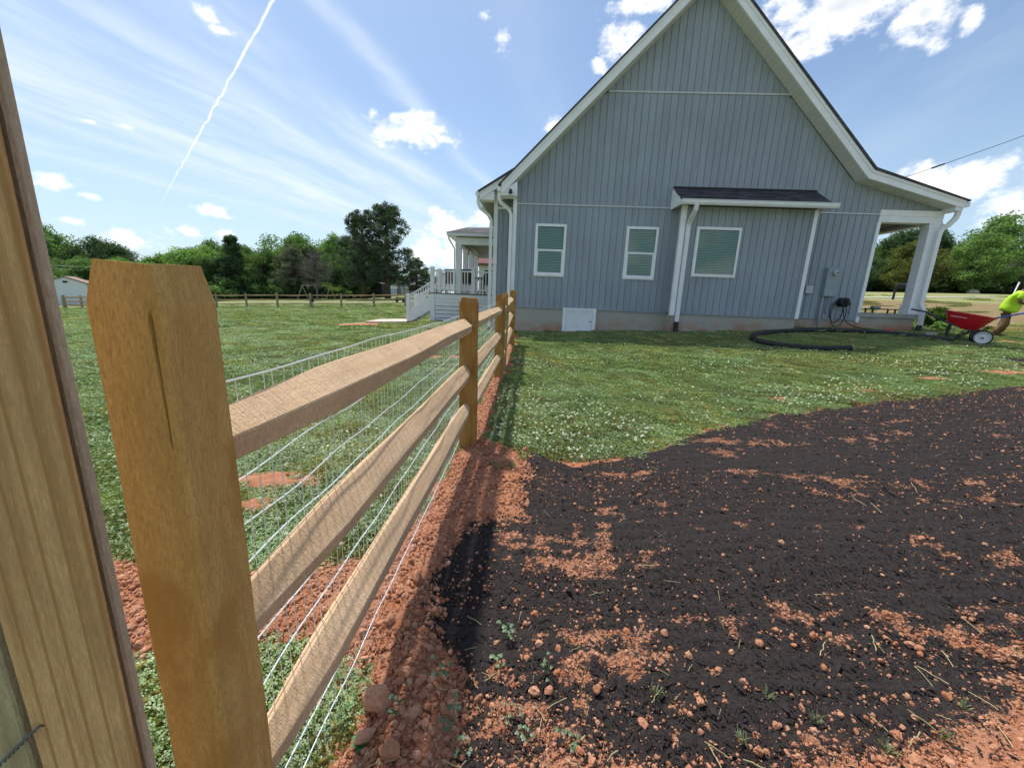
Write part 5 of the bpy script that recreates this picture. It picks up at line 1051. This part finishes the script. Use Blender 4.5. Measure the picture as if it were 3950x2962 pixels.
def crown_mesh(name, kind, nleaf, seed):
    """unit tree: height 1, foot at 0; crown leaves as small faces gathered in clumps on limbs"""
    r = np.random.default_rng(seed); cl = []
    if kind == 'broad':
        for i in range(85):
            while True:
                p = r.uniform(-1, 1, 3)
                if .2 < (p**2).sum() < 1: break
            z = .52+p[2]*.46; w = .36*(1-.2*abs(p[2]+.2)); cl.append((p[0]*w*1.15, p[1]*w*1.15, max(.1, z), r.uniform(.075, .135), .78))
    elif kind == 'cone':
        for i in range(95):
            z = r.random()**.8*.93+.06; w = .23*(1-z)**.75+.012; a = r.uniform(0, 6.28); q = r.uniform(.45, 1.05); cl.append((math.cos(a)*w*q, math.sin(a)*w*q, z, .045+.03*(1-z), .8))
    elif kind == 'cedar':
        for i in range(190):
            z = r.uniform(.17, .99); w = .27*math.sin(math.pi*min(1, max(.08, (1.06-z)*.86)))**.8; a = r.uniform(0, 6.28); q = r.uniform(.3, 1.08); cl.append((math.cos(a)*w*q, math.sin(a)*w*q, z, r.uniform(.025, .06), .85))
        for i in range(8): a = r.uniform(0, 6.28); cl.append((math.cos(a)*.33, math.sin(a)*.33, r.uniform(.3, .62), .04, .6))
    elif kind == 'bush':
        for i in range(30):
            p = r.normal(0, 1, 3); p /= np.linalg.norm(p); p *= r.uniform(.6, 1); cl.append((p[0]*.45, p[1]*.45, .5+p[2]*.38, .14, .9))
    V = []; F = []; per = nleaf//len(cl)
    for cx, cy, cz, rad_, fl in cl:
        for _ in range(per):
            d = r.normal(0, 1, 3); d /= np.linalg.norm(d); q = r.random()**.5*1.1; c = np.array((cx, cy, cz))+d*np.array((1, 1, fl))*rad_*q
            s = r.uniform(.008, .017)*(1.0 if kind != 'cedar' else .85)
            if kind == 'bush': s *= 2.6
            n = r.normal(0, 1, 3)+np.array((0, 0, .8)); n /= np.linalg.norm(n); a = np.cross(n, r.normal(0, 1, 3)); a /= np.linalg.norm(a); b2 = np.cross(n, a)
            if kind in ('cone', 'cedar'): a = a*1.7; b2 = b2*.5
            k = len(V); V.extend([c-a*s, c+b2*s*.6, c+a*s, c-b2*s*.6]); F.append((k, k+1, k+2, k+3))
    me = bpy.data.meshes.new(name); me.from_pydata([tuple(v) for v in V], [], F); me.materials.append(LG['mid'])
    # trunk and limbs
    q = MB(); H = {'broad': .55, 'cone': .95, 'cedar': .95, 'bush': .4}[kind]; r0 = {'broad': .026, 'cone': .018, 'cedar': .024, 'bush': .02}[kind]
    tr_ = [(0, 0, -.03), (.004, .003, H*.2), (-.006, .004, H*.5), (.004, -.004, H*.8), (0, 0, H)]; q.tube(tr_, [r0*1.35, r0, r0*.85, r0*.6, r0*.25], 8)
    for cx, cy, cz, rad_, fl in cl[::2 if kind == 'broad' else 3]:
        z0 = min(H*.9, max(H*.25, cz-math.hypot(cx, cy)*(.9 if kind == 'broad' else .3))); m_ = Vector((cx*.5, cy*.5, (z0+cz)/2+.01)); q.tube([(0, 0, z0), m_, (cx, cy, cz)], [r0*.38, r0*.22, r0*.08], 5, False)
    tm = bpy.data.meshes.new(name+'_trunk'); tm.from_pydata(q.v, [], q.f); tm.materials.append(BARKT); tm.polygons.foreach_set('use_smooth', [True]*len(tm.polygons))
    return me, tm
TM = {'broad': [crown_mesh('crown', 'broad', 19000, 1), crown_mesh('crown', 'broad', 19000, 2), crown_mesh('crown', 'broad', 21000, 3)], 'cone': [crown_mesh('crown', 'cone', 11000, 4)], 'cedar': [crown_mesh('crown', 'cedar', 17000, 5), crown_mesh('crown', 'cedar', 17000, 6)], 'bush': [crown_mesh('foliage', 'bush', 3600, 7)]}
def dead_mesh():
    r = np.random.default_rng(9); q = MB(); q.tube([(0, 0, -.03), (.01, 0, .4), (0, .01, .95)], [.024, .018, .004], 7)
    for i in range(90):
        z = r.uniform(.2, .97); a = r.uniform(0, 6.28); L = .3*math.sin(math.pi*min(1, (1.05-z)*1.0))**.7; e = Vector((math.cos(a)*L, math.sin(a)*L, z+L*.25)); q.tube([(0, 0, z), e*.5+Vector((0, 0, z*.5)), e], [.006, .004, .0015], 4, False)
        for k in range(16): f = r.uniform(.25, 1); b = Vector((0, 0, z)).lerp(e, f); d = Vector(r.normal(0, .045, 3)); d.z = abs(d.z)*.8; q.tube([b, b+d, b+d*1.6+Vector(r.normal(0, .02, 3))], [.0022, .0016, .0008], 3, False)
    me = bpy.data.meshes.new('branches'); me.from_pydata(q.v, [], q.f); me.materials.append(LG['grey']); return me
DEAD = dead_mesh()
def tree(x, y, top, kind, leaf, wf, label, group=None, var=0, name=None, base=None):
    z = tz(x, y) if base is None else base; h = top-z
    if kind == 'bush' and h > 1.5: z -= .17*h; h *= 1.17
    t_ = thing(name or {'broad': 'deciduous_tree', 'cone': 'conifer_tree', 'cedar': 'cedar_tree', 'bush': 'shrub'}[kind], label, 'shrub' if kind == 'bush' else 'tree', (x, y, z), rt.uniform(0, 6.28), group)
    c, tr_ = TM[kind][var % len(TM[kind])]; share('foliage' if kind == 'bush' else 'crown', c, t_, scale=(h*wf, h*wf, h), m=LG[leaf]); share('stem' if kind == 'bush' else 'trunk', tr_, t_, scale=(h*wf, h*wf, h)); return t_
for a in ((-89, 75, 11.4, 'broad', 'mid', 1.25, 'tall green tree at the far left beside the boards', None, 0), (-80, 78, 9.6, 'broad', 'dark', 1.1, 'dark green tree above the white shed', None, 1), (-72.5, 66, 5.4, 'broad', 'mid', 1.6, 'low green tree right behind the white shed', None, 2), (-84.9, 85, 8.9, 'broad', 'dull', 1.2, 'hazy green tree sloping down right of the shed', None, 2), (-82.4, 92, 7.0, 'broad', 'mid', 1.3, 'lowest of the trees right of the white shed', None, 0),
          (-60, 70, 6.7, 'broad', 'bright', 1.4, 'bright green tree just right of the near post top', None, 1), (-52, 66, 7.9, 'broad', 'bright', 1.3, 'fresh green tree left of the dark pointed conifer', None, 2), (-56.3, 76, 9.6, 'broad', 'mid', 1.1, 'taller green tree behind the fresh green one', None, 0),
          (-43.5, 62, 8.9, 'cone', 'dark', 1.25, 'dark pointed conifer left of the big round tree', None, 0), (-46.5, 63, 6.2, 'broad', 'dark', 1.3, 'dark tree at the left foot of the pointed conifer', None, 0), (-40, 64, 6.9, 'broad', 'mid', 1.3, 'green tree right of the pointed conifer', None, 1),
          (-38.2, 69, 11.1, 'broad', 'mid', 1.15, 'big round topped tree in the middle of the far row', None, 2), (-33.3, 60, 7.4, 'cedar', 'dull', 1.25, 'dull brown green cedar left of the bare grey tree', None, 0), (-29.6, 67, 10.3, 'broad', 'bright', .85, 'bright green tree right of the bare grey tree', None, 0), (-32.4, 82, 12.4, 'broad', 'dull', .9, 'thin pale tree showing behind the bright green one', None, 1), (-26.5, 64, 7.6, 'broad', 'dark', 1.1, 'dark tree left of the two big cedars', None, 2),
          (-22.0, 58, 12.2, 'cedar', 'cedar', 1.05, 'left of the two big dark cedars beyond the fence', None, 0), (-18.9, 59, 13.4, 'cedar', 'cedar', 1.15, 'right and taller of the two big dark cedars', None, 1), (-15.6, 63, 6.6, 'cedar', 'cedar', 1.3, 'low dark cedar at the right of the two big ones', None, 0), (-24.8, 63, 3.9, 'broad', 'bright', 1.2, 'small bright green tree left of the black shed', None, 1), (-29.1, 120, 8.8, 'broad', 'bright', 1.4, 'distant light green tree above the white houses', None, 2), (-23, 118, 7.0, 'broad', 'mid', 1.4, 'distant tree left of the deck post', None, 0),
          (56.2, 64, 9.4, 'broad', 'dark', 1.25, 'dark green tree behind the porch opening, at its left', None, 1), (57.6, 59, 11.2, 'broad', 'olive', 1.35, 'olive green tree seen through the porch opening', None, 0), (73.1, 76, 17.6, 'broad', 'dark', 1.1, 'tall dark tree behind the porch column', None, 2), (68.4, 60, 12.8, 'broad', 'bright', 1.3, 'broad fresh green tree right of the porch column', None, 1), (84.5, 72, 18.6, 'broad', 'mid', 1.2, 'tallest tree on the right, rising behind the others', None, 0), (78.5, 62, 11.2, 'broad', 'dull', 1.2, 'greyish tree at the right edge above the worker', None, 2), (62.5, 66, 10.2, 'broad', 'mid', 1.3, 'green tree right behind the porch column', None, 2), (86, 66, 12.5, 'broad', 'dark', 1.3, 'dark tree at the far right edge', None, 1), (50.5, 66, 8.6, 'broad', 'dark', 1.4, 'dark tree hidden behind the porch wall', None, 0)):
    tree(*a)
for i, (x, y, tp) in enumerate(((-98, 84, 10.5), (-92, 92, 9.5), (-76, 90, 7.6), (-70, 82, 7.2), (-64, 80, 8.4), (-60, 84, 9.6), (-50, 76, 8.8), (-46, 76, 8.4), (-42, 78, 10.2), (-34, 76, 10.0), (-27, 76, 9.4), (-66, 68, 5.6), (-49, 70, 7.4))): tree(x, y, tp, 'broad', ('mid', 'dark', 'bright')[i % 3], 1.35, 'green tree in the back row of the far left woods', 'back row of the left woods', i)
for i, (x, y, tp) in enumerate(((54, 74, 11.5), (62, 78, 14), (78, 82, 17), (90, 80, 16), (96, 74, 13), (66, 70, 11))): tree(x, y, tp, 'broad', ('dark', 'mid')[i % 2], 1.35, 'dark tree in the back row beyond the field', 'back row of the right woods', i)
dt = thing('bare_tree', 'leafless grey tree behind the swing frame', 'tree', (-28.4, 57, tz(-28.4, 57))); share('branches', DEAD, dt, scale=(7.2, 7.2, 6.7))
# understory
for i, x in enumerate(np.arange(-70, -25, 1.7)):
    y_ = 61+rt.uniform(-1, 6); tree(x+rt.uniform(-1, 1), y_, tz(x, y_)+rt.uniform(2.2, 4.6), 'bush', rt.choice(['dark', 'mid', 'bright', 'dark']), 1.5, 'leafy shrub at the foot of the far left trees', 'understory shrubs on the left')
for i, x in enumerate(np.arange(48, 96, 1.9)):
    y_ = 64+rt.uniform(-1, 5)+(x-50)*.05; tree(x+rt.uniform(-1, 1), y_, tz(x, y_)+rt.uniform(3.2, 5.4), 'bush', rt.choice(['dark', 'dark', 'mid']), 1.5, 'dark shrub at the foot of the trees beyond the field', 'understory shrubs on the right')
tree(13.2, 12.6, tz(13.2, 12.6)+.72, 'bush', 'shrub', 1.15, 'round dark green shrub between porch column and wheelbarrow'); tree(12.5, 11.6, tz(12.5, 11.6)+.32, 'bush', 'bright', 1.3, 'low yellow green plant under the wheelbarrow handles')
tree(11.4, 14.2, tz(11.4, 14.2)+.62, 'bush', 'shrub', 1.5, 'low green shrub beyond the porch slab')
# overhanging twig at the right edge
tw_ = un2w(20.6, 16.5, 0); tree(23.0, 17.1, 8.1, 'broad', 'dull', .42, 'tree whose leafy twigs reach in at the right edge', None, 0)
# ------------------------------------------------------------------ far fence, sheds, houses
ff = thing('split_rail_fence', 'three rail wooden fence crossing the far side of the yard', 'fence', (-20.2, 33.5, tz(-20.2, 33.5)))
fp = [(-46.2, 40.3), (-43.6, 39.6)]+[(-25.4-2.62*i, 33.6+.02*i) for i in range(6)][::-1]+[(-22.78, 33.54), (-20.16, 33.56), (-17.7, 34.3), (-15.4, 35.1), (-12.5, 35.1), (-9.7, 35.1), (-6.9, 35.1)]
V, F = post_mesh(.15, 1.22, .04, 5); pme = bpy.data.meshes.new('post'); pme.from_pydata(V, [], F); pme.materials.append(WOOD_GREY); ffo = ff.location
RAILF = m_wood('far rail wood', (.5, .36, .2), (.38, .25, .12), grain=(3, .4, 3))
for i, (x, y) in enumerate(fp):
    share('post', pme, ff, Vector((x, y, tz(x, y)))-ffo, (0, random.uniform(-.02, .02), random.uniform(0, 1)))
    if i+1 < len(fp) and i != 1:
        x2, y2 = fp[i+1]; a = Vector((x, y, tz(x, y))); b = Vector((x2, y2, tz(x2, y2)))
        for h in (1.04, .68, .34):
            m_ = (a+b)/2+Vector((0, 0, h+random.uniform(-.03, .01))); MB(tuple(ffo)).tube([a+Vector((0, 0, h)), m_, b+Vector((0, 0, h+random.uniform(-.02, .02)))], [.04, .065, .04], 6).obj('rail', RAILF, ff)
def gable_house(name, label, cat, x, y, w, d, eave, ridge, wallm, roofm, rz=0., windows=(), base=None, doors=(), over=.3, along='y'):
    z = tz(x, y) if base is None else base; h = thing(name, label, cat, (x, y, z), rz); hw = w/2
    MB().prism_y([(-hw, -.4), (hw, -.4), (hw, eave), (0, ridge), (-hw, eave)], 0, d).obj('wall', wallm, h)
    s = (ridge-eave)/hw; ro = MB().prism_y([(-hw-over, eave-over*s+.02), (0, ridge+.02), (0, ridge+.16), (-hw-over, eave-over*s+.16)], -over, d+over).prism_y([(0, ridge+.02), (hw+over, eave-over*s+.02), (hw+over, eave-over*s+.16), (0, ridge+.16)], -over, d+over).obj('roof', roofm, h)
    for (a, b, c, e) in windows:
        wd = MB().box(a-.06, b+.06, -.05, .01, c-.06, e+.06).obj('window', WHITE, h); MB().box(a, b, -.06, -.051, c, e).obj('pane', GLASSD, wd)
    for (a, b, c, e) in doors: MB().box(a, b, -.06, .01, c, e).obj('door', WHITE2, h)
    return h
WSH = plain('white metal shed wall', (.72, .74, .77), .5, .05); BRN = plain('brown metal roof', (.25, .17, .13), .7, .1); GRW = plain('grey clapboard', (.36, .36, .38), .7, .1); GRR = plain('grey shingles', (.2, .2, .21), .9, .15); DKS = plain('charcoal shed wall', (.045, .045, .055), .8, .2)
sh_ = gable_house('garage', 'white metal outbuilding with brown roof at the far left', 'shed', -56.6, 50, 3.6, 9, 2.95, 3.68, WSH, BRN, R(42), base=-2.1, over=.15)
MB().box(-.2, .2, -.05, .01, 3.0, 3.25).obj('vent', BLACKM, sh_)
gable_house('storage_shed', 'charcoal storage shed behind the big cedars', 'shed', -23.9, 66, 3.6, 3., 1.75, 2.1, DKS, DKS, R(-8), base=.72, doors=(), over=.1)
gable_house('outbuilding', 'white outbuilding with grey roof left of the deck post', 'shed', -17.2, 76, 3.6, 8, 2.4, 3.3, WSH, GRR, R(20), base=.5)
gable_house('garden_shed', 'small grey shed with pale doors beside the white outbuilding', 'shed', -23.3, 84, 3.0, 5, 2.1, 2.9, GRW, GRR, R(12), base=.75, doors=((-.8, -.05, .1, 1.8), (.05, .8, .1, 1.8)))
gable_house('neighbor_house', 'grey roofed house far behind the white outbuilding', 'house', -26.5, 112, 9, 9, 2.6, 4.8, GRW, GRR, R(35), base=1.4, windows=((-2.5, -1.5, 1, 2.1), (1, 2, 1, 2.1)))
gable_house('neighbor_house', 'pale gabled house peeping between the cedars', 'house', -29.5, 105, 7, 8, 2.6, 4.4, WSH, GRR, R(25), base=.9, windows=((-1.5, -.6, 1, 2.1), (.8, 1.7, 1, 2.1)))
CRM = plain('cream siding', (.62, .58, .5), .7, .06); RRF = plain('red brown shingles', (.2, .085, .075), .9, .25, 14.)
rh = thing('neighbor_house', 'cream house with red brown roof seen under the deck roof', 'house', (-1, 40, tz(-1, 40)))
zb = tz(-1, 40); MB().box(-2.7, 8, 0, 8, -.3, 4.3-zb).obj('wall', CRM, rh); MB().prism_x([(-.5, 4.35-zb), (4, 6.9-zb), (8.5, 4.35-zb), (8.5, 4.2-zb), (-.5, 4.2-zb)], -2.95, 8.3).obj('roof', RRF, rh); MB().tube([(-2.1, 1.2, 4.6-zb), (-2.1, 1.2, 5.5-zb)], .07, 8).obj('vent_pipe', BLACKM, rh)
wd = MB().box(-2.3, -1.5, -.05, .01, 2.3-zb, 3.3-zb).obj('window', WHITE, rh); MB().box(-2.24, -1.56, -.06, -.051, 2.36-zb, 3.24-zb).obj('pane', GLASSD, wd)
br = thing('brick_building', 'low orange brick wall behind the swing frame', 'building', (-38.4, 73, tz(-38.4, 73))); MB().box(-1.6, 1.6, 0, 2, -.3, 1.7).obj('wall', plain('orange brick', (.42, .19, .11), .9, .2, 9.), br); MB().box(-1.8, 1.8, -.2, 2.2, 1.7, 1.85).obj('roof', GRR, br); MB().box(.2, .7, -.03, .01, .2, 1.2).obj('doorway', GLASSD, br)
bfn = thing('picket_fence', 'black metal fence beyond the cedars', 'fence', (-21, 66, tz(-21, 66))); bo = bfn.location
prev = None
for i in range(13):
    x = -26+i*1.05; y_ = 62+(i*.75); p = Vector((x, y_, tz(x, y_))); MB(tuple(bo)).box(x-.05, x+.05, y_-.05, y_+.05, p.z-.2, p.z+1.35).obj('post', BLACKM, bfn)
    if prev is not None:
        for h in (.25, 1.2): MB(tuple(bo)).tube([prev+Vector((0, 0, h)), p+Vector((0, 0, h))], .035, 5).obj('rail', BLACKM, bfn)
        for k in range(1, 5): q_ = prev.lerp(p, k/5); MB(tuple(bo)).box(q_.x-.02, q_.x+.02, q_.y-.02, q_.y+.02, q_.z+.1, q_.z+1.3).obj('picket', BLACKM, bfn)
    prev = p
sw = thing('swing_frame', 'yellow wooden swing frame standing beyond the far fence', 'swing', (-29, 58, tz(-29, 58))); YW = plain('yellow wood', (.42, .38, .2), .8, .15)
MB().tube([(-2.1, 0, 1.9), (2.1, 0, 1.93)], .07, 6).obj('beam', YW, sw)
for s in (-1, 1):
    for d_ in (-.7, .7): MB().tube([(s*2.0, 0, 1.9), (s*2.05+d_*.6, d_, -.15)], .055, 6).obj('leg', YW, sw)
for x in (-.9, .5):
    w_ = MB().tube([(x-.2, 0, 1.9), (x-.2, 0, .5)], .015, 4).tube([(x+.2, 0, 1.9), (x+.2, 0, .5)], .015, 4).obj('chain', BLACKM, sw); MB().box(x-.25, x+.25, -.1, .1, .46, .5).obj('swing_seat', YW, sw)
bp = thing('bird_feeder_pole', 'dark bird feeder pole with hanging feeders at the far fence', 'bird feeder', (-16.87, 33, tz(-16.87, 33))); MB().tube([(0, 0, -.2), (0, 0, 1.75)], .022, 6).obj('pole', BLACKM, bp); MB().tube([(-.45, 0, 1.42), (.35, 0, 1.42)], .02, 6).obj('arm', BLACKM, bp)
MB().lathe([(0, .9), (.1, .88), (.11, .55), (.06, .5), (0, .5)], 10).obj('feeder', BLACKM, bp)
for x in (-.3, .3): MB().lathe([(0, .0), (.1, -.02), (.13, .12), (.07, .24), (0, .26)], 10, (x, 0, 1.55)).obj('hanging_basket', LG['dull'], bp)
yt = thing('garden_cart', 'small dark garden cart on the grass right of the cedars', 'cart', (-12.9, 45, tz(-12.9, 45))); MB().box(-.6, .5, -.3, .3, .3, .55).obj('tray', BLACKM, yt)
for s in (-.4, .35): MB().lathe([(0, -.04), (.17, -.04), (.17, .04), (0, .04)], 14, (s, -.33, .17), 'y').obj('wheel', RUBBER, yt)
MB().tube([(.5, 0, .45), (1.0, 0, .25)], .025, 6).obj('drawbar', BLACKM, yt)
# mailbox, pale stone block, drive edge beyond the field
mbx = thing('mailbox', 'black mailbox on a dark post seen through the porch', 'mailbox', (29.68, 31.55, tz(29.68, 31.55)), R(-40)); MB().box(-.07, .07, -.07, .07, -.2, 1.0).obj('post', BLACKM, mbx); MB().box(-.1, .75, -.06, .06, .86, .93).obj('bracket', BLACKM, mbx)
MB().prism_x([(-.1, 0), (.1, 0), (.1, .14), (.07, .2), (0, .23), (-.07, .2), (-.1, .14)], .02, .62).obj('box', BLACKM, mbx, loc=(0, 0, 1.0)); MB().box(-.35, .1, -.04, .04, .8, .86).obj('newspaper_arm', BLACKM, mbx)
V, F = stone('b', None, .7, 2, 99); sb = build_obj('stone_block', [(v[0]*.8, v[1]*.7, v[2]*.75) for v in V], F, plain('pale stone', (.7, .62, .52), .9, .3, 4.), loc=(67.5, 59.5, tz(67.5, 59.5)+.2)); tag(sb, 'pale rounded boulder in front of the far right trees', 'stone')
dr = [(20, 29), (33, 37.5), (33.3, 37.1), (20.3, 28.6)]
V = []; F = []
for i in range(13):
    f = i/12; a = (25+20*f, 33.5+4.5*f); V += [(a[0], a[1], tz(*a)+.02), (a[0]+.5, a[1]-.7, tz(a[0]+.5, a[1]-.7)+.02)]
F = [(2*i, 2*i+1, 2*i+3, 2*i+2) for i in range(12)]
tag(build_obj('driveway', V, F, plain('pale drive concrete', (.55, .53, .49), .9, .1)), kind='structure')
# things lying on the porch slab
pl_ = thing('plant_stand', 'dark low plant stand lying on the porch slab', 'stand', un2w(9.95, 11.75, 1.166), YAWH+.15)
MB().box(-.32, .5, -.12, .12, .1, .13).obj('shelf', BLACKM, pl_)
for x in (-.28, .44):
    for y_ in (-.1, .1): MB().box(x-.015, x+.015, y_-.015, y_+.015, 0, .1).obj('leg', BLACKM, pl_)
MB().box(-.2, .0, -.06, .06, .131, .19).obj('bracket', GREYB, pl_)
pt_ = thing('bucket', 'small pale bucket with wire handle on the porch slab beside the wall trim', 'bucket', un2w(9.22, 11.6, 1.166)); MB().lathe([(0, 0), (.075, 0), (.09, .13), (.084, .13), (.07, .01), (0, .01)], 16).obj('pail', plain('pale plastic', (.62, .64, .64), .5), pt_, True); MB().tube([(-.09, 0, .12), (-.06, 0, .2), (0, 0, .225), (.06, 0, .2), (.09, 0, .12)], .005, 5).obj('handle', METAL, pt_)
tag(MB().box(-.16, .16, -.1, .1, -.04, .03, .01).obj('splash_block', PADC, loc=un2w(10.72, 10.95, tz(*un2w(10.72, 10.95)[:2])+.03)), 'small pale concrete splash block under the porch downspout', 'splash block')
# overhead wires
svc = thing('service_wire', 'overhead service wire running from the upper right to the porch roof', 'wire', (10.7, 12.9, 4.85)); so_ = Vector((10.7, 12.9, 4.85))
a, b = so_, Vector((30.5, 17.2, 13.0)); W_ = [a.lerp(b, k/20)-Vector((0, 0, 4*.25*(k/20)*(1-k/20))) for k in range(21)]; MB(tuple(so_)).tube(W_, .009, 6).obj('cable', BLACKM, svc); i0 = 2; MB(tuple(so_)).tube([W_[i0].lerp(W_[i0+1], .1), W_[i0].lerp(W_[i0+1], .55)], .024, 8).obj('splice', BLACKM, svc)
for i, dz in enumerate((0, -.55)):
    a, b = Vector((-96, 52, 3.4+dz)), Vector((-6, 92, 6.9+dz)); W_ = [a.lerp(b, k/24)-Vector((0, 0, 1.2*4*(k/24)*(1-k/24))) for k in range(25)]
    tag(MB(tuple(a)).tube(W_, .022, 5).obj('utility_line', GALV, loc=a), ('upper' if i == 0 else 'lower')+' of two thin pale lines crossing the far left trees', 'wire')
